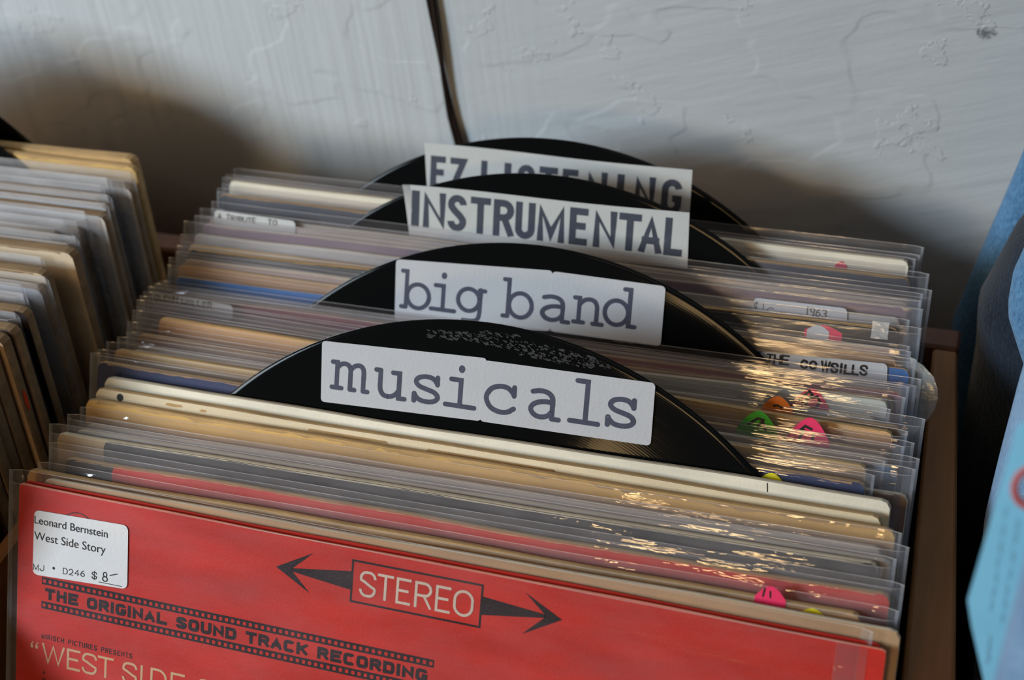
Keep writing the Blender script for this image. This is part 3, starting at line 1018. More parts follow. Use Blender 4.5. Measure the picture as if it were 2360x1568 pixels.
SECTION = [
 (['cr2', 'och3', 'red4', 'drk5', 'pal6', 'pal7', 'och8', 'cre9', 'cre10'], 'behind the front red record', 'records in front of the musicals divider'),
 (['nav12', 'bro13', 'och14', 'blu15', 'bei16', 'ora17', 'kra18', 'kra19', 'gre20', 'gre21', 'bei22', 'cri23', 'gry24'], 'behind the musicals divider', 'records between the musicals and big band dividers'),
 (['blu25', 'ora26', 'pin27', 'blk28', 'bei29', 'gry30', 'pur31', 'cre32', 'gry33'], 'behind the big band divider', 'records between the big band and instrumental dividers'),
 (['nav34', 'cre35', 'cre36', 'gry37'], 'behind the INSTRUMENTAL divider', 'records between the instrumental and EZ listening dividers'),
]
HS = 32.2


# ---- the front record, red with the STEREO box
def build_front_record():
    y, x0, z0, x1, z1 = 3.44, 13.9412, 0.2108, 45.3522, 0.0111
    th = lean_at(y)
    H = 31.4
    root = empty('vinyl_record', frame(x0, y, z0, x1, z1, th, H))
    tag(root, 'frontmost record in a red cover printed with a STEREO box between two arrows', 'record', 'records in front of the musicals divider')
    rnd = random.Random(3)
    L = -31.41 / 2

    def prints(mb, yface):
        P = M['print_black']
        y1 = yface - 0.006
        y2 = yface - 0.012
        f1 = lambda u, w: y1
        f2 = lambda u, w: y2
        # film strips
        for (ztop, hh) in ((-3.42, 0.285), (-4.37, 0.285)):
            put(mb, [[(1.06, ztop - hh), (16.73, ztop - hh), (16.73, ztop), (1.06, ztop)]], P, f1, L, H)
            k = 0
            x = 1.12
            while x < 16.6:
                put(mb, [round_rect(x, ztop - hh + .075, x + .125, ztop - .075, .035, 3)], M['red'], f2, L, H)
                x += 0.2375
        # extended bold line between the strips
        txt = 'THE ORIGINAL SOUND TRACK RECORDING'
        units = []
        for ch in txt:
            units.append(0.55 if ch == ' ' else (0.34 if ch == 'I' else 1.0))
        gap = 0.16
        tot = sum(units) + gap * (len(txt) - 1)
        k = (16.52 - 1.21) / tot
        cx = 1.21
        for ch, u in zip(txt, units):
            if ch != ' ':
                put(mb, caps_polys(ch, cx, -4.275, u * k, 0.45, 0.132), P, f1, L, H)
            cx += (u + gap) * k
        # small condensed line
        txt = 'MIRISCH PICTURES PRESENTS'
        units = [0.8 if ch == ' ' else (0.35 if ch == 'I' else 1.0) for ch in txt]
        tot = sum(units) + 0.32 * (len(txt) - 1)
        k = (5.0 - 1.09) / tot
        cx = 1.09
        for ch, u in zip(txt, units):
            if ch != ' ':
                put(mb, caps_polys(ch, cx, -5.86, u * k, 0.205, 0.032), P, f1, L, H)
            cx += (u + .32) * k
        # title line in thin tan capitals
        T = M['print_tan']
        for ch, xa, xb in (('W', 1.13, 2.12), ('E', 2.22, 2.80), ('S', 2.88, 3.52), ('T', 3.55, 4.22), ('S', 4.6, 5.23), ('I', 5.36, 5.46),
                           ('D', 5.78, 6.47), ('E', 6.62, 7.2), ('S', 7.72, 8.36), ('T', 8.4, 9.06), ('O', 9.14, 9.86), ('R', 9.98, 10.6), ('Y', 10.64, 11.3)):
            put(mb, caps_polys(ch, xa, -6.85, xb - xa, 0.83, 0.092), T, f1, L, H)
        for xq in (0.62, 0.83):
            put(mb, [[(xq, -6.30), (xq + .10, -6.33), (xq + .13, -6.22), (xq + .07, -6.17), (xq + .13, -6.06), (xq + .09, -6.05), (xq + .01, -6.18)]], T, f1, L, H)
        put(mb, caps_polys('A', 1.17, -7.28, .13, .19, .03), P, f1, L, H)
        put(mb, caps_polys('R', 1.17, -7.62, .13, .19, .03), P, f1, L, H)
        # STEREO box and its two arrows
        bx0, bx1, bt, bb, lw = 13.47, 18.28, -0.39, -1.95, 0.075
        put(mb, [[(bx0, bt - lw), (bx1, bt - lw), (bx1, bt), (bx0, bt)], [(bx0, bb), (bx1, bb), (bx1, bb + lw), (bx0, bb + lw)],
                 [(bx0, bb), (bx0 + lw, bb), (bx0 + lw, bt), (bx0, bt)], [(bx1 - lw, bb), (bx1, bb), (bx1, bt), (bx1 - lw, bt)]], P, f1, L, H)
        for ch, xa, xb in (('S', 13.80, 14.42), ('T', 14.46, 15.06), ('E', 15.16, 15.70), ('R', 15.84, 16.47), ('E', 16.60, 17.15), ('O', 17.25, 17.98)):
            put(mb, caps_polys(ch, xa, -1.66, xb - xa, 0.94, 0.095), M['print_white'], f1, L, H)
        for pts in ([(10.61, -1.21), (12.02, -0.44), (11.25, -1.15), (11.25, -1.27), (11.95, -1.94)],
                    [(11.22, -1.15), (13.48, -0.83), (13.46, -1.51), (11.22, -1.27)],
                    [(21.08, -1.08), (19.74, -0.38), (20.46, -1.01), (20.46, -1.13), (19.74, -1.85)],
                    [(20.50, -1.01), (18.27, -0.81), (18.27, -1.47), (20.50, -1.13)]):
            put(mb, [pts], P, f1, L, H)
        # ring emblem, mostly under the price sticker
        put(mb, ribbon(corner(2.55, -1.42, .75, .75, 0, 360, 40), 0.035), P, f1, L, H)
    make_cover(root, L, -L, H, 0.12, C_RED, C_RED, M['red_edge'], rnd, yc=-0.17, extra=prints, name='cover', r=0.14)
    make_cover(root, L + .02, -L - .22, H + 0.02, 0.12, C_RED, C_RED, M['red'], rnd, yc=0.17, name='gatefold_panel', r=0.14)
    # sleeve shifted left: the cover peeps out on the right
    sl, yf = make_sleeve(root, 31.4, H + .42, 0.48, FILM_FRONT, rnd, gap=0.015, amp=0.012, dtop=0.40, xa=L - .62, xb=L + 30.95, side=True)
    # turned-over seam of the film at the right
    mb = MB()
    rows = [[(L + 29.9 + .97 * i / 6, yf(L + 29.9 + .97 * i / 6, z) - .012, z) for i in range(7)] for z in [H - .03 - k * 1.3 for k in range(12)]]
    mb.grid(rows, FILMS[0])
    mb.build('seam_fold', sl, smooth=True)
    # white price sticker on the film
    mb = MB()
    ys = lambda u, w: -0.280
    quad_label(mb, (L + .70, H - .86), (L + 4.67, H - .76), (L + 4.72, H - 3.19), (L + .68, H - 3.38), M['card_new'], M['card_new'], ys, 0.25, 0.015)
    yi = lambda u, w: -0.286
    K = M['marker']
    put(mb, font_polys('Leonard Bernstein', 0, 0, 3.12, 0.285, 0.004), K, yi, L + .72, H - 1.37)
    put(mb, font_polys('West Side Story', 0, 0, 3.05, 0.315), K, yi, L + .72, H - 2.0)
    for ch, xa, wd in (('M', .70, .24), ('J', .98, .20), ('D', 1.99, .2), ('2', 2.24, .19), ('4', 2.49, .2), ('6', 2.74, .18)):
        put(mb, caps_polys(ch, xa, -3.2 + .13 * (xa - .7) / 2, wd, .25, .03, 'round'), K, yi, L, H)
    put(mb, caps_polys('$', 3.22, -3.06, .22, .28, .032, 'round'), K, yi, L, H)
    put(mb, [corner(1.59, -2.97, .055, .055, 0, 360, 14)[:-1]], K, yi, L, H)
    put(mb, ribbon(corner(3.78, -2.80, .075, .085, 0, 360, 14), .04) + ribbon(corner(3.78, -2.97, .10, .09, 0, 360, 14), .04) +
        ribbon([(3.99, -2.79), (4.29, -2.68)], .035, 'round') + ribbon([(3.52, -3.13), (4.49, -3.12)], .022), K, yi, L, H)
    st = mb.build('price_sticker', sl)
    st['label'] = 'white rounded price sticker'
    return root


build_front_record()


def crumple_flag(parent, x0, H, y):
    """the stiff crumpled end of a sleeve, bent out to the side"""
    mb = MB()
    rnd = random.Random(8)
    rows = []
    for i in range(9):
        z = H - .05 - i * .42
        row = []
        for j in range(7):
            s = j / 6
            out = 1.25 * math.sin(PI * min(1, (i + .8) / 9) ** .8) * s
            row.append((x0 + out + .06 * (rnd.random() - .5), y + .05 * (rnd.random() - .5) + .03 * math.sin(3 * s), z - .28 * s + .06 * (rnd.random() - .5)))
        rows.append(row)
    mb.grid(rows, M['crumple'])
    mb.build('crumpled_end', parent)


def white_sticker(parent, yf, q, texts, off=0.012, old=False):
    """paper sticker on the film; q = its four corners, texts = lists of polygons"""
    mb = MB()
    f0 = lambda u, w: yf(u, w) - off - .016
    TL, TR, BR, BL = q
    quad_label(mb, TL, TR, BR, BL, M['card_old'] if old else M['card'], M['card_old'], f0, 0.2, 0.014)
    f1 = lambda u, w: f0(u, w) - .006
    for polys, mat in texts:
        put(mb, polys, mat, f1)
    o = mb.build('name_sticker', parent)
    o['label'] = 'white handwritten sticker'
    return o


def build_row():
    rnd = random.Random(21)
    for keys, rel, grp in SECTION:
        for n, k in enumerate(keys):
            y, x0, z0, x1, z1 = ROW[k]
            slv, col, edge, worn, il, ir, it, words, t = SPEC[k]
            if k != 'cr2':       # a record fills the room between its neighbours
                ys = sorted(abs(v[0] - y) for q, v in ROW.items() if q != k)
                t = max(t, min(.34, ys[0] * math.cos(lean_at(y)) - .125))
            th = lean_at(y)
            H = HS if slv else 31.2
            W = math.hypot(x1 - x0, (z1 - z0))
            root = empty('vinyl_record', frame(x0, y, z0, x1, z1, th, H))
            kind = 'sleeved record' if slv else 'record'
            tag(root, '%s, %s, %s %s' % (kind, words, ORD[n], rel), 'record', grp)
            X0, X1 = -W / 2, W / 2
            bands = ()
            extra = None
            if k == 'red4':
                bands = ((0, 2.4, 0, 40, C_DARK),)
            if k == 'drk5':
                bands = ((0, 2.4, 0, 40, (0.50, 0.36, 0.18)),)
            if k == 'cre9':
                def extra(mb, yface, X0=X0):
                    put(mb, [corner(X0 + 1.10, 31.2 - .22, .15, .15, 0, 360, 20)[:-1]], M['marker'], lambda u, w: yface - .008)
                    for (a, b, c, d) in ((3.1, -.12, 3.9, -.22), (4.6, -.15, 4.95, -.24), (9.2, -.2, 12.5, -.30), (14, -.22, 19, -.32)):
                        put(mb, [[(X0 + a, 31.2 + d), (X0 + (a + c) / 2, 31.2 + d - .03), (X0 + c, 31.2 + d + .02), (X0 + c - .1, 31.2 + b), (X0 + a + .1, 31.2 + b)]], M['board'], lambda u, w: yface - .006)
            if k == 'cre10':
                def extra(mb, yface, X0=X0):
                    put(mb, ribbon([(X0 + 26.39, 31.18), (X0 + 26.43, 30.86)], .04), M['marker'], lambda u, w: yface - .006)
            if slv:
                make_cover(root, X0 + il, X1 - ir, H - it, t, col, tuple(v * .8 + .1 for v in col), M[edge], rnd, worn=worn, bands=bands, extra=extra, sag={'kra19': .8, 'gre20': .8, 'gre21': .9, 'bei22': .5}.get(k, 0.0))
                film = (FILMS if y < 9.6 else FILMS_MID if y < 16.8 else FILMS_FLAT)[n % 4]
                sl, yf = make_sleeve(root, W, H, t, film, rnd, amp=0.016)
            else:
                make_cover(root, X0, X1, H, t, col, col, M[edge], rnd, worn=worn, bands=bands, extra=extra, r=0.3)
            yt = -t / 2 - .024
            d17 = [[(-.18, -.55), (-.02, -.22), (-.02, -.75)], [(.06, -.3), (.2, -.36), (.12, -.8)]]
            if k == 'och3':
                make_tab(root, X0 + 27.72, H + .17, 1.0, .42, yt - .012, 'pink', [[(-.2, -.3), (-.24, -.9)], [(-.02, -.45), (.0, -.9)]], rnd)
                make_tab(root, X0 + 29.1, H - .33, 1.0, .30, yt - .012, 'yellow', None, rnd)
            elif k == 'nav12':
                make_tab(root, X0 + 27.72, H - .42, 0.95, .34, yt - .03, 'yellow', None, rnd)
            elif k == 'ora17':
                make_tab(root, X0 + 26.5, H + .36, 1.5, .72, yt, 'green', [[(-.22, -.75), (-.02, -.4), (.12, -.45), (.0, -.8)], [(.1, -.5), (.2, -.95)]], rnd)
                make_tab(root, X0 + 28.35, H + .40, 1.55, .85, yt, 'pink', [[(-.2, -.6), (-.1, -.4), (.05, -.5)], [(-.12, -.6), (-.2, -.95)], [(.1, -.7), (.1, -1)]], rnd)
            elif k == 'kra19':
                make_tab(root, X0 + 27.31, H + .05, 1.15, .48, yt, 'orange', [[(-.12, -.8), (.0, -.72), (.14, -.85)]], rnd)
            elif k == 'gre21':
                make_tab(root, X0 + 28.65, H - .10, 1.55, .80, yt, 'pink', [[(-.28, -.62), (-.06, -.14), (.02, -.3), (-.2, -.75)], [(-.05, -.5), (.14, -.35), (.22, -.6), (.12, -.9)], [(-.1, -.4), (-.1, -.8)]], rnd)
            elif k == 'blk28':
                make_tab(root, X0 + 28.62, H - .27, 1.45, .26, yt, 'pink', None, rnd)
                make_tab(root, X0 + 28.42, H - .29, 0.85, .22, yt - .012, 'white', None, rnd)
                mb = MB()
                rr = random.Random(5)
                rows = [[(X0 + 30.42 + .64 * i / 4 + .02 * rr.random(), yt - .004 - .02 * rr.random(), H + .12 - .68 * j / 5) for i in range(5)] for j in range(6)]
                mb.grid(rows, M['tape'])
                mb.build('clear_tape', root)
            elif k == 'cre35':
                make_tab(root, X0 + 28.28, H - .42, .5, .2, yt, 'pink', None, rnd)
            elif k == 'ora26':
                crumple_flag(root, X1 - .05, H - .1, .0)
            if k == 'bei22':
                white_sticker(sl, yf, [(X0 + .30, H - .16), (X0 + 4.2, H - .32), (X0 + 4.2, H - .98), (X0 + .25, H - .95)],
                              [(hand('GLENN', X0 + .42, H - .52, .24, .26, .045, rnd, .7) + hand('MILLER', X0 + 1.75, H - .56, .24, .26, .045, rnd, .7, drift=-.02), M['pen_faded'])], old=True)
            if k == 'cre32':
                white_sticker(sl, yf, [(X0 + .81, H + .02), (X0 + 4.82, H - .06), (X0 + 4.85, H - .75), (X0 + .8, H - .7)],
                              [(hand('A TRIBUTE', X0 + 1.0, H - .36, .22, .24, .04, rnd, .7) + hand('TO', X0 + 3.5, H - .36, .22, .26, .04, rnd, .75), M['pen_faded'])], old=True)
            if k == 'gry30':
                white_sticker(sl, yf, [(X0 + 25.8, H - .32), (X0 + 29.47, H - .30), (X0 + 29.52, H - 1.0), (X0 + 25.8, H - 1.0)],
                              [(hand('C', X0 + 25.85, H - .72, .22, .2, .03, rnd, .6) + ribbon([(X0 + 25.95, H - .44), (X0 + 25.9, H - .78)], .028) +
                                ribbon([(X0 + 26.2, H - .5), (X0 + 26.22, H - .76)], .03) + ribbon(smooth_line([(X0 + 26.35, H - .76), (X0 + 26.5, H - .62), (X0 + 26.65, H - .7)]), .03) +
                                ribbon([(X0 + 26.9, H - .78), (X0 + 27.15, H - .78)], .03) +
                                hand('1963', X0 + 27.90, H - .76, .31, .22, .04, rnd, .52) + ribbon([(X0 + 28.35, H - .82), (X0 + 28.6, H - .81)], .02), M['pencil'])])
            if k == 'blu25':
                white_sticker(sl, yf, [(X0 + 26.30, H - .44), (X0 + 31.16, H - .28), (X0 + 31.24, H - 1.25), (X0 + 26.3, H - 1.3)],
                              [(hand('THE', X0 + 26.62, H - .82, .33, .24, .075, rnd, .70) + hand('CO', X0 + 27.95, H - .84, .30, .36, .08, rnd, .80) + hand('WSILLS', X0 + 28.72, H - .86, .33, .28, .08, rnd, .66, drift=.02), M['marker'])])


build_row()


# ------------------------------------------------------------------ dividers cut from old records
def build_divider(word, x0, y0, s0, th, label):
    """black disc standing among the records with a lettered card stuck on it"""
    rot = Matrix.Rotation(-th, 4, 'X')
    cen = Vector((x0, y0, 0)) + (rot @ Vector((0, 0, 1))) * s0
    base = cen - (rot @ Vector((0, 0, 1))) * 15.05
    root = empty('record_divider', Matrix.Translation(base * CM) @ rot)
    tag(root, label, 'divider', 'vinyl record dividers with lettered cards')
    R = 15.05
    mb = MB()
    prof = [(0.36, -.075), (4.6, -.075), (5.0, -.085), (5.05, -.06), (14.35, -.06), (14.45, -.061), (14.8, -.064), (14.97, -.062), (15.03, -.04), (15.05, 0),
            (15.03, .04), (14.97, .062), (14.8, .064), (14.45, .061), (14.35, .06), (5.05, .06), (5.0, .085), (4.6, .075), (0.36, .075), (0.36, -.075)]
    n = 192
    rows = [[(r * math.sin(2 * PI * j / n), y, r * math.cos(2 * PI * j / n)) for j in range(n)] for r, y in prof]
    mb.grid(rows, M['vinyl'], close_u=True)
    d = mb.build('vinyl_disc', root, smooth=True, recalc=True)
    d.location = (0, 0, 15.05 * CM)
    return root, d


def label_obj(disc, build, name='label_card', label=None):
    mb = MB()
    build(mb)
    o = mb.build(name, disc)
    if label:
        o['label'] = label
    return o


FACE = lambda u, w: -0.115
INK = lambda u, w: -0.121

# musicals
r1, d1 = build_divider('musicals', 29.901, 9.55, -10.564, 0.5224, 'black vinyl disc divider in front, its white card reading musicals')


def lab_m1(mb):
    quad_label(mb, (-6.53, 13.52), (0.07, 13.74), (0.01, 11.35), (-6.45, 11.16), M['card'], M['card'], FACE, 0.16)
    for ch, xa, xb, yb in (('m', -6.03, -4.57, 11.80), ('u', -4.24, -3.06, 11.74), ('s', -2.72, -1.67, 11.76), ('i', -1.42, -0.29, 11.80)):
        put(mb, tw_polys(ch, xa, yb, xb - xa, 0.98, 0.182), M['ink'], INK)


def lab_m2(mb):
    f = lambda u, w: -0.135
    g = lambda u, w: -0.141
    quad_label(mb, (-0.04, 13.66), (6.39, 13.70), (6.43, 11.41), (-0.02, 11.35), M['card'], M['card'], f, 0.18, 0.022)
    for ch, xa, xb, yb in (('c', 0.13, 1.27, 11.80), ('a', 1.79, 2.96, 11.84), ('l', 3.38, 4.43, 11.90), ('s', 4.74, 5.80, 11.96)):
        put(mb, tw_polys(ch, xa, yb, xb - xa, 1.0, 0.186), M['ink'], g)


label_obj(d1, lab_m1)
label_obj(d1, lab_m2)


def residue(mb):
    rr = random.Random(4)
    for i in range(420):
        t = rr.random()
        u = -2.3 + 7.0 * t
        c = 14.35 - .02 * (u - .5) ** 2 + (.12 if u < 1.2 else -.02 * u)
        w = c + (rr.random() - .5) * (0.34 if u < -.3 else .55)
        if math.hypot(u, w) > 14.86 or w < 13.9:
            continue
        s = .015 + .055 * rr.random() ** 2
        put(mb, [[(u + s * math.cos(a + rr.random()) * (0.6 + rr.random()) * 1.6, w + s * math.sin(a) * (0.5 + rr.random() * .6)) for a in (0, 1.2, 2.4, 3.6, 4.9)]], M['residue'], lambda a, b: -.096)


label_obj(d1, residue, 'glue_residue', 'crusty grey glue residue')

# big band
r2, d2 = build_divider('big band', 29.714, 16.75, -11.928, 0.5097, 'black vinyl disc divider whose white card reads big band')


def lab_b1(mb):
    quad_label(mb, (-6.04, 13.79), (0.73, 14.10), (0.82, 11.62), (-5.95, 11.2), M['card'], M['card'], FACE, 0.18)
    for ch, xa, xb, yb in (('b', -5.70, -4.42, 11.85), ('i', -4.38, -3.34, 11.92), ('g', -3.24, -2.05, 12.02), ('b', -1.24, 0.03, 12.02)):
        put(mb, tw_polys(ch, xa, yb, xb - xa, 1.0 if ch != 'g' else .92, 0.178), M['ink'], INK)


def lab_b2(mb):
    f = lambda u, w: -0.135
    g = lambda u, w: -0.141
    quad_label(mb, (0.72, 14.08), (5.38, 14.02), (5.40, 11.61), (0.82, 11.62), M['card'], M['card'], f, 0.2, 0.022)
    for ch, xa, xb, yb in (('a', 0.32, 1.55, 12.08), ('n', 1.76, 2.93, 12.16), ('d', 2.98, 4.27, 12.24)):
        put(mb, tw_polys(ch, xa, yb, xb - xa, 0.98, 0.178), M['ink'], g)


label_obj(d2, lab_b1)
label_obj(d2, lab_b2)


def strip_card(pts_top, pts_bot, yoff, curl):
    def y(u, w):
        k = min(1.0, max(0.0, (-u - 6.2)) / 0.4)
        return yoff - curl * k * k * max(0.0, (w - 12.0) / 2.0)

    def build(mb):
        n = 40
        rows = []
        for r in range(9):
            t = r / 8
            row = []
            for i in range(n + 1):
                s = i / n
                a = [pts_top[0][q] * (1 - s) + pts_top[1][q] * s for q in (0, 1)]
                b = [pts_bot[0][q] * (1 - s) + pts_bot[1][q] * s for q in (0, 1)]
                u, w = a[0] * (1 - t) + b[0] * t, a[1] * (1 - t) + b[1] * t
                w += 0.03 * math.sin(s * 7) * (1 - t)
                row.append((u, y(u, w), w))
            rows.append(row)
        mb.grid(rows, M['card_old'])
        mb.grid([[(u, yy + .02, w) for (u, yy, w) in reversed(r)] for r in rows], M['card_old'])
    return build, (lambda u, w: y(u, w) - .006)


# instrumental
r3, d3 = build_divider('instrumental', 29.226, 20.35, -11.073, 0.4278, 'black vinyl disc divider with a long strip reading INSTRUMENTAL')
bi, ii = strip_card([(-6.57, 14.01), (5.98, 14.07)], [(-6.20, 11.55), (6.08, 11.75)], -0.115, 0.16)


def lab_i(mb):
    bi(mb)
    for ch, xa, xb in (('I', -6.17, -5.80), ('N', -5.63, -4.59), ('S', -4.49, -3.64), ('T', -3.46, -2.55), ('R', -2.42, -1.50), ('U', -1.43, -0.56), ('M', -0.45, 0.76),
                       ('E', 0.95, 1.75), ('N', 2.0, 2.99), ('T', 3.07, 4.03), ('A', 3.96, 4.94), ('L', 5.02, 5.80)):
        yb, h = 12.22, 1.58
        if ch == 'I':
            put(mb, [[(xa, yb), (xb, yb), (xb, yb + h), (xa, yb + h)]], M['ink2'], ii)
        else:
            put(mb, caps_polys(ch, xa, yb, xb - xa, h, 0.30 if ch != 'M' else .29), M['ink2'], ii)


label_obj(d3, lab_i)

# easy listening
r4, d4 = build_divider('ez', 28.387, 23.45, -11.282, 0.4416, 'rearmost black vinyl disc divider with a long strip reading EZ LISTENING')
be, ie = strip_card([(-5.94, 14.36), (6.26, 14.28)], [(-5.70, 12.0), (6.30, 11.95)], -0.115, 0.22)


def lab_e(mb):
    be(mb)
    for ch, xa, xb in (('E', -5.6, -4.88), ('Z', -4.66, -3.89), ('L', -3.20, -2.48), ('I', -2.11, -1.79), ('S', -1.48, -0.70), ('T', -0.49, 0.35), ('E', 0.57, 1.28), ('N', 1.69, 2.60),
                       ('I', 3.03, 3.35), ('N', 3.82, 4.73), ('G', 5.01, 5.90)):
        yb, h = 12.32, 1.50
        if ch == 'I':
            put(mb, [[(xa, yb), (xb, yb), (xb, yb + h), (xa, yb + h)]], M['ink2'], ie)
        else:
            put(mb, caps_polys(ch, xa, yb, xb - xa, h, 0.29), M['ink2'], ie)


label_obj(d4, lab_e)


# ------------------------------------------------------------------ the left-hand bin's records
# right end x, top y (3.3 above the others' tops: they stand straighter), sleeve?, colour, edge, words
LEFT = [
 (10.09, 20.53, 0, (0.50, 0.33, 0.15), 'board', 'tan cover with a torn edge'),
 (10.50, 19.89, 0, (0.56, 0.37, 0.14), 'board', 'ochre cover with dark scuffed corner'),
 (10.80, 19.16, 1, (0.62, 0.57, 0.52), 'board_pale', 'grey cover'),
 (9.98, 18.53, 1, (0.47, 0.49, 0.55), 'board', 'steel-grey cover'),
 (10.00, 17.93, 1, (0.50, 0.38, 0.30), 'board_pale', 'dusty pink cover'),
 (10.74, 17.30, 1, (0.52, 0.56, 0.60), 'board_pale', 'blue-grey cover'),
 (10.95, 16.66, 1, (0.65, 0.61, 0.56), 'board_pale', 'light grey cover'),
 (10.34, 15.93, 1, (0.68, 0.64, 0.59), 'board_pale', 'white-grey cover in curling sleeve'),
 (9.77, 15.11, 1, (0.78, 0.78, 0.75), 'board_pale', 'white cover set further left'),
 (10.95, 14.20, 1, (0.50, 0.38, 0.24), 'board', 'sandy cover in shining sleeve'),
 (11.13, 13.56, 0, (0.52, 0.42, 0.30), 'board', 'stone cover with an ochre corner'),
 (10.24, 12.61, 1, (0.73, 0.69, 0.62), 'board_pale', 'pale cover'),
 (10.79, 12.01, 0, (0.50, 0.38, 0.24), 'board', 'fawn cover with a browned corner'),
 (11.22, 11.42, 1, (0.55, 0.57, 0.60), 'board_pale', 'misty grey cover'),
 (10.49, 10.78, 1, (0.47, 0.52, 0.55), 'board_pale', 'greenish grey cover'),
 (10.95, 10.24, 1, (0.34, 0.22, 0.12), 'board', 'brown cover with rubbed yellow corner'),
 (11.40, 9.60, 0, (0.03, 0.02, 0.02), 'board', 'black cover with a tan worn edge'),
 (11.35, 9.05, 1, (0.55, 0.55, 0.55), 'board_pale', 'ash-grey cover'),
 (11.59, 8.46, 0, (0.10, 0.07, 0.06), 'board', 'dark cover with badly frayed corners'),
 (11.50, 7.83, 0, (0.42, 0.29, 0.18), 'board', 'plain tan cover'),
 (11.31, 7.14, 0, (0.38, 0.26, 0.16), 'board', 'light brown cover'),
 (11.27, 6.48, 0, (0.20, 0.13, 0.08), 'board', 'umber cover'),
 (11.38, 5.82, 0, (0.34, 0.22, 0.12), 'board', 'dark tan cover'),
 (11.34, 5.16, 0, (0.22, 0.12, 0.07), 'board', 'chestnut cover'),
 (10.92, 4.50, 0, (0.20, 0.20, 0.20), 'board', 'smoke grey cover'),
 (11.47, 3.84, 0, (0.16, 0.10, 0.06), 'board', 'coffee brown cover'),
 (11.44, 3.18, 1, (0.04, 0.04, 0.04), 'board', 'charcoal cover'),
 (11.18, 2.52, 1, (0.28, 0.12, 0.06), 'board', 'rust brown cover'),
 (11.23, 1.86, 0, (0.30, 0.25, 0.15), 'board', 'faded khaki cover'),
 (10.91, 1.20, 1, (0.18, 0.06, 0.06), 'board', 'dull maroon cover'),
 (11.07, 0.54, 0, (0.06, 0.12, 0.08), 'board', 'bottle green cover'),
 (11.36, -0.12, 1, (0.18, 0.11, 0.07), 'board', 'cocoa cover'),
 (11.38, -0.78, 1, (0.24, 0.16, 0.10), 'board', 'dusky brown cover'),
]


def build_left():
    rnd = random.Random(77)
    H = 31.6
    th = math.radians(5)
    for n, (xr, y, slv, col, edge, words) in enumerate(LEFT):
        W = 31.8
        x0 = xr - W
        root = empty('vinyl_record', frame(x0, y - 3.3 * math.tan(th), 3.3 / math.cos(th), xr, 3.3 / math.cos(th), th, H))
        kind = 'sleeved record' if slv else 'record'
        tag(root, '%s, %s, %s from the wall in the left bin' % (kind, words, ORD[n]), 'record', 'records in the left bin')
        nxt = LEFT[n + 1][1] if n + 1 < len(LEFT) else y - .6
        prv = LEFT[n - 1][1] if n else y + .7
        t = max(.25, min(.62, (y - nxt) - .12, (prv - y) - .12))
        if n == 1:
            t = .3
        worn = 0.12 if edge == 'board' else 0.0
        if slv:
            make_cover(root, -W / 2 + .3, W / 2 - rnd.choice((.2, .35, .6)), H - rnd.choice((.35, .55, .8)), t, col, col, M['board_dark'], rnd, worn=worn)
            make_sleeve(root, W, H, t, FILMS_LEFT[n % 4], rnd, amp=0.035, nx=24)
        else:
            make_cover(root, -W / 2, W / 2, H, t, col, col, M[edge if n < 2 else 'board_dark'], rnd, worn=worn, r=.35)
        if n == 19:
            mb = MB()
            put(mb, [corner(0, 0, .35, .5, 0, 360, 20)[:-1]], plain_mat('orange_dot_paper', (0.75, 0.07, 0.01)), lambda u, w: 0)
            d = mb.build('price_dot', root)
            d.rotation_euler = (0, 0, PI / 2)
            d.location = ((W / 2 + .06) * CM, 0, (H - 3.0) * CM)
            d.scale = (.3, 1, 1)
            d['label'] = 'orange price dot'


build_left()


def plain_divider(x, y, top, label):
    th = math.radians(5)
    rot = Matrix.Rotation(-th, 4, 'X')
    root, d = build_divider('', x, y, top - 15.05, th, label)


plain_divider(-6.5, 20.95, 7.4, 'black disc divider at the back of the left bin, nearest the wall')
plain_divider(-6.13, 19.33, 7.4, 'black disc divider in the left bin, just ahead of its rearmost divider')


# ------------------------------------------------------------------ wooden bins
def build_bins():
    zt = -3.3
    base = (18, 3, -75)
    root = empty('record_bin', Matrix.Translation(Vector(base) * CM))
    tag(root, 'brown wooden two-part record bin standing against the plaster wall', 'record bin')

    def part(name, fn):
        mb = MB()
        fn(mb)
        o = mb.build(name, root)
        o.location = (-base[0] * CM, -base[1] * CM, -base[2] * CM)
        return o
    W_, D_ = M['wood'], M['wood_dark']
    part('partition', lambda mb: mb.box(11.78, 12.38, -16.5, 22.3, -74.9, zt, W_))

    def right(mb):
        # slightly skewed: runs out to the right towards the viewer and thickens a little
        mb.box(0, 1.25, 0, 40.3, -74.9, zt, W_)
        for i, v in enumerate(mb.v):
            x, y, z = v[0] / CM, v[1] / CM, v[2] / CM
            yy = -18.0 + y
            q = (22.0 - yy) / 20.0
            inner, outer = 45.32 + .70 * q, 46.33 + 1.53 * q
            mb.v[i] = ((inner + (outer - inner) * x / 1.25) * CM, yy * CM, z * CM)
    part('side_panel', right)
    part('side_panel', lambda mb: mb.box(-28, -26.4, -16.5, 22.3, -74.9, zt, W_))
    part('back_panel', lambda mb: mb.box(-28, 46.35, 22.4, 23.7, -74.9, zt, D_))
    part('front_panel', lambda mb: mb.box(-28, 49.6, -19.6, -18.1, -74.9, -10, W_))
    part('floor_panel', lambda mb: mb.box(-26.3, 45.2, -16.4, 22.2, -30.0, -28.6, W_))


build_bins()


# ------------------------------------------------------------------ room
def build_room():
    mb = MB()
    mb.box(-220, 160, 31.0, 43.0, -75, 190, M['plaster'], 0.0001)
    struct(mb.build('wall_back'))
    mb = MB()
    mb.box(-220, 160, -220, 31.0, -77, -75, M['floor'], 0.0001)
    struct(mb.build('floor'))


build_room()


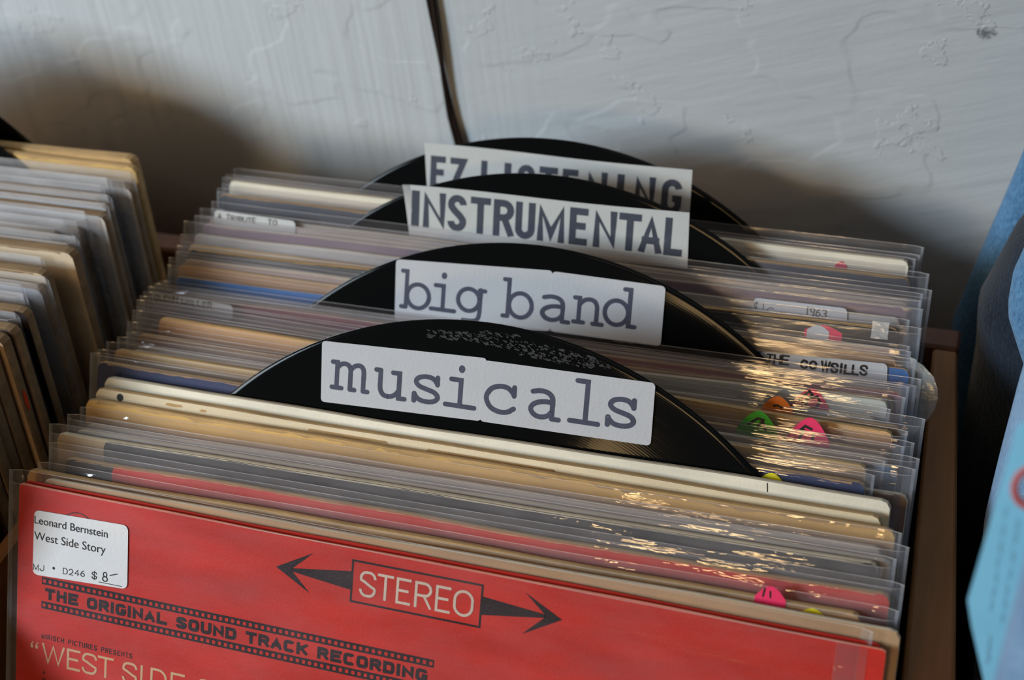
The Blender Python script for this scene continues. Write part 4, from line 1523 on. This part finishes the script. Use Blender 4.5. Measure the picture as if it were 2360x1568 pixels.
def build_cord():
    """brown twin flex hanging down the wall, twisted"""
    path = [(20.2, 30.72, 34), (20.75, 30.72, 14), (21.02, 30.72, 6.74), (21.12, 30.72, 4.5), (21.17, 30.72, 2.66), (21.29, 30.72, .5), (21.5, 30.72, -.96), (22.0, 30.72, -8), (22.3, 30.72, -30), (22.3, 30.72, -72)]
    pts = []
    for a, b in zip(path, path[1:]):
        n = max(2, int(abs(a[2] - b[2]) / .35))
        for i in range(n):
            t = i / n
            pts.append(Vector(a).lerp(Vector(b), t))
    mb = MB()
    mat = plain_mat('brown_flex', (0.020, 0.012, 0.009), 0.65, 0.15)
    for sgn in (1, -1):
        rows = []
        for p in pts:
            tw = (p.z - 2.66) * 0.33 + PI / 2
            off = Vector((math.cos(tw), math.sin(tw) * .4, 0)) * (.115 * sgn)
            r = 0.125
            rows.append([tuple(p + off + Vector((math.cos(a) * r, math.sin(a) * r, 0))) for a in [2 * PI * k / 10 for k in range(10)]])
        mb.grid(rows, mat, close_u=True)
    o = mb.build('power_cord', None, smooth=True)
    tag(o, 'twisted brown twin power cord hanging down the plaster wall', 'cord')


build_cord()


# ------------------------------------------------------------------ jeans at the right with a paper tag
def interp(tab, z):
    for (z0, v0), (z1, v1) in zip(tab, tab[1:]):
        if z <= z0 and z >= z1:
            f = (z0 - z) / (z0 - z1)
            f = f * f * (3 - 2 * f) if False else f
            return v0 + f * (v1 - v0)
    return tab[-1][1] if z < tab[-1][0] else tab[0][1]


def cloth_leg(parent, name, edge, yc, rx, ry, ztop, zbot, mat, seed, seam=None):
    """hanging trouser leg: flattened tube whose left side follows edge(z)"""
    rnd = random.Random(seed)
    mb = MB()
    zs = []
    z = ztop
    while z > zbot:
        zs.append(z)
        z -= 0.6 if -14 < z < 12 else 2.0
    zs.append(zbot)
    rows = []
    for z in zs:
        xl = interp(edge, z)
        row = []
        for k in range(40):
            a = 2 * PI * k / 40
            ca, sa = math.cos(a), math.sin(a)
            px = math.copysign(abs(ca) ** .8, ca)
            py = math.copysign(abs(sa) ** .8, sa)
            fold = 0.14 * mnoise.noise((ca * 1.6 + seed, sa * 1.6, z * .12))
            row.append((xl + rx + (rx + fold * min(1, rx / 3)) * px, yc + (ry + fold) * py, z))
        rows.append(row)
    mb.grid(rows, mat, close_u=True)
    mb.face(range(0, 40), mat)
    o = mb.build(name, parent, smooth=True)
    if seam is not None:
        ms = MB()
        prev = None
        rws = []
        for i, z in enumerate(zs):
            k = seam
            p = rows[i][k]
            q = rows[i][k + 1]
            rws.append([(p[0], p[1] - .05, z), ((p[0] + q[0]) / 2, (p[1] + q[1]) / 2 - .10, z), (q[0], q[1] - .05, z)])
        ms.grid(rws, mat)
        ms.build('side_seam', o, smooth=True)
    return o


def build_jeans():
    dA = denim_mat('denim_mid', (0.045, 0.13, 0.27), (0.13, 0.30, 0.50))
    dB = denim_mat('denim_pale', (0.12, 0.24, 0.42), (0.24, 0.40, 0.60))
    j1 = empty('blue_jeans', Matrix.Translation(Vector((52 * CM, 24 * CM, -73 * CM))))
    tag(j1, 'blue jeans hanging by the wall behind the right end of the bin', 'jeans', 'jeans hanging beside the bin')

    def local(o, base):
        o.location = (-base[0] * CM, -base[1] * CM, -base[2] * CM)
    b = (52, 24, -73)
    o = cloth_leg(j1, 'trouser_leg', [(40, 56), (2.8, 47.83), (-6.9, 45.85), (-10, 45.75), (-72, 45.8)], 29.0, 4.2, 1.35, 40, -72, dA, 3)
    local(o, b)
    o = cloth_leg(j1, 'trouser_leg', [(40, 57), (9.0, 48.6), (5.2, 47.75), (3.6, 47.75), (2.2, 48.3), (0, 49.2), (-72, 51)], 16.6, 4.4, 1.5, 40, -72, dA, 5, seam=24)  # left edge follows the shadow line; the shaded denim is a separate leg
    local(o, b)
    j3 = empty('shaded_jeans', Matrix.Translation(Vector((52 * CM, 21 * CM, -73 * CM))))
    tag(j3, 'shaded part of the blue jeans, coloured dark, against the right side of the bin', 'jeans', 'jeans hanging beside the bin')
    dShade = denim_mat('denim_shaded', (0.006, 0.010, 0.018), (0.018, 0.030, 0.050))  # shade on the blue denim, put into the cloth colour of these legs
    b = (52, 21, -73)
    o = cloth_leg(j3, 'trouser_leg', [(40, 70), (5.2, 49.5), (3.2, 47.75), (-.27, 46.75), (-2.5, 46.95), (-72, 47.2)], 22.0, 4.4, 3.0, 40, -72, dShade, 6)
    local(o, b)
    o = cloth_leg(j3, 'trouser_leg', [(40, 60), (2, 53), (-2.0, 49.4), (-8, 48.4), (-20, 48.2), (-72, 48.2)], 6.5, 3.4, 1.6, 40, -72, dShade, 7)
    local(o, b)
    j2 = empty('blue_jeans', Matrix.Translation(Vector((53 * CM, 8 * CM, -73 * CM))))
    tag(j2, 'paler blue jeans hanging nearest the viewer, behind a light blue paper tag', 'jeans', 'jeans hanging beside the bin')
    b = (53, 8, -73)
    o = cloth_leg(j2, 'trouser_leg', [(40, 51.5), (6.64, 48.5), (3.74, 48.25), (-2.8, 48.0), (-12, 48.6), (-72, 48.7)], 12.2, 4.4, 2.4, 40, -72, dB, 9)
    local(o, b)
    o = cloth_leg(j2, 'trouser_leg', [(40, 49.6), (13.8, 48.02), (10.0, 47.9), (4, 48.6), (-2, 49.7), (-72, 49.9)], -5.6, 4.4, 1.8, 40, -72, dB, 13)
    local(o, b)


build_jeans()


def build_tag():
    """light blue paper tag with pen lines and a red-ringed hole, hanging in front of the jeans"""
    y = -2.0
    ks = 24.5 / 34.0          # the tag's own scale
    X = lambda v: 46.0956 + (v - 46.0956) * ks
    Z = lambda v: 36.9146 + (v - 36.9146) * ks
    paper = paper_mat('light_blue_paper', (0.26, 0.66, 0.90), 0.05, 0.7)
    mb = MB()
    x0 = 47.64
    out = [(48.20, 6.25), (48.55, 6.55), (51.6, 6.1), (52.2, 5.3), (52.4, -8.5), (49.1, -8.6), (48.60, -5.72), (47.90, -3.0), (47.64, -1.75), (47.95, 2.4)]
    out = [(X(p), Z(q)) for p, q in out]
    hole = (X(48.95), Z(3.86), .33)
    cx, cz = 50.0, 0.0
    # the sheet with its punched hole: outline joined to the hole by a hairline cut
    i0 = min(range(len(out)), key=lambda i: (out[i][0] - hole[0]) ** 2 + (out[i][1] - hole[1]) ** 2)
    rim = [(hole[0] + .29 * math.cos(a), hole[1] + .46 * math.sin(a)) for a in [2 * PI * q / 30 for q in range(30)]]
    j0 = min(range(30), key=lambda j: (rim[j][0] - out[i0][0]) ** 2 + (rim[j][1] - out[i0][1]) ** 2)
    area = sum(p[0] * q[1] - q[0] * p[1] for p, q in zip(out, out[1:] + out[:1]))
    rim = rim[j0:] + rim[:j0]
    if area > 0:
        rim = [rim[0]] + rim[:0:-1]
    sheet = out[i0:] + out[:i0] + [out[i0]] + rim + [rim[0]]
    mb.poly([(a, y - .012, b) for a, b in sheet], paper)
    mb.poly([(a, y + .012, b) for a, b in reversed(sheet)], paper)
    n = len(out)
    for i in range(n):
        a, b = out[i], out[(i + 1) % n]
        mb.poly([(a[0], y - .012, a[1]), (b[0], y - .012, b[1]), (b[0], y + .012, b[1]), (a[0], y + .012, a[1])], paper)
    rr = random.Random(6)
    pen = plain_mat('faint_blue_pen', (0.16, 0.24, 0.36), 0.7)
    # lines of handwriting running down the tag
    for li in range(4):
        ax, az = 48.32 + .42 * li, 2.9 - .45 * li + (.5 if li > 1 else 0)
        k = 0
        t = 0.0
        while t < 4.6:
            L = []
            for q in range(7):
                L.append((ax + (t + .09 * q) * .02 + .09 * (rr.random() - .5), az - (t + .09 * q)))
            put(mb, ribbon(smooth_line([(X(p), Z(q)) for p, q in L], 1), .022), pen, lambda u, w: y - .018)
            t += .62 + .25 * rr.random()
    put(mb, ribbon(smooth_line([(X(p), Z(q)) for p, q in [(48.5, -3.3), (48.62, -3.5), (48.5, -3.75), (48.66, -3.95), (48.52, -4.2), (48.68, -4.4), (48.55, -4.8)]]), .024), pen, lambda u, w: y - .018)
    root = mb.build('paper_tag')
    tag(root, 'light blue handwritten paper tag with a red-ringed hole hanging before the jeans', 'tag')
    ms = MB()
    ring = plain_mat('red_ring', (0.55, 0.13, 0.12), 0.6)
    rows = [[(hole[0] + r * math.cos(a), y - .02 - dy, hole[1] + 1.6 * r * math.sin(a)) for a in [2 * PI * k / 40 for k in range(40)]] for r, dy in ((.29, .0), (.30, .03), (.43, .03), (.45, 0))]
    ms.grid(rows, ring, close_u=True)
    o = ms.build('hole_ring', root, smooth=True)
    o['label'] = 'red reinforcing ring'


build_tag()
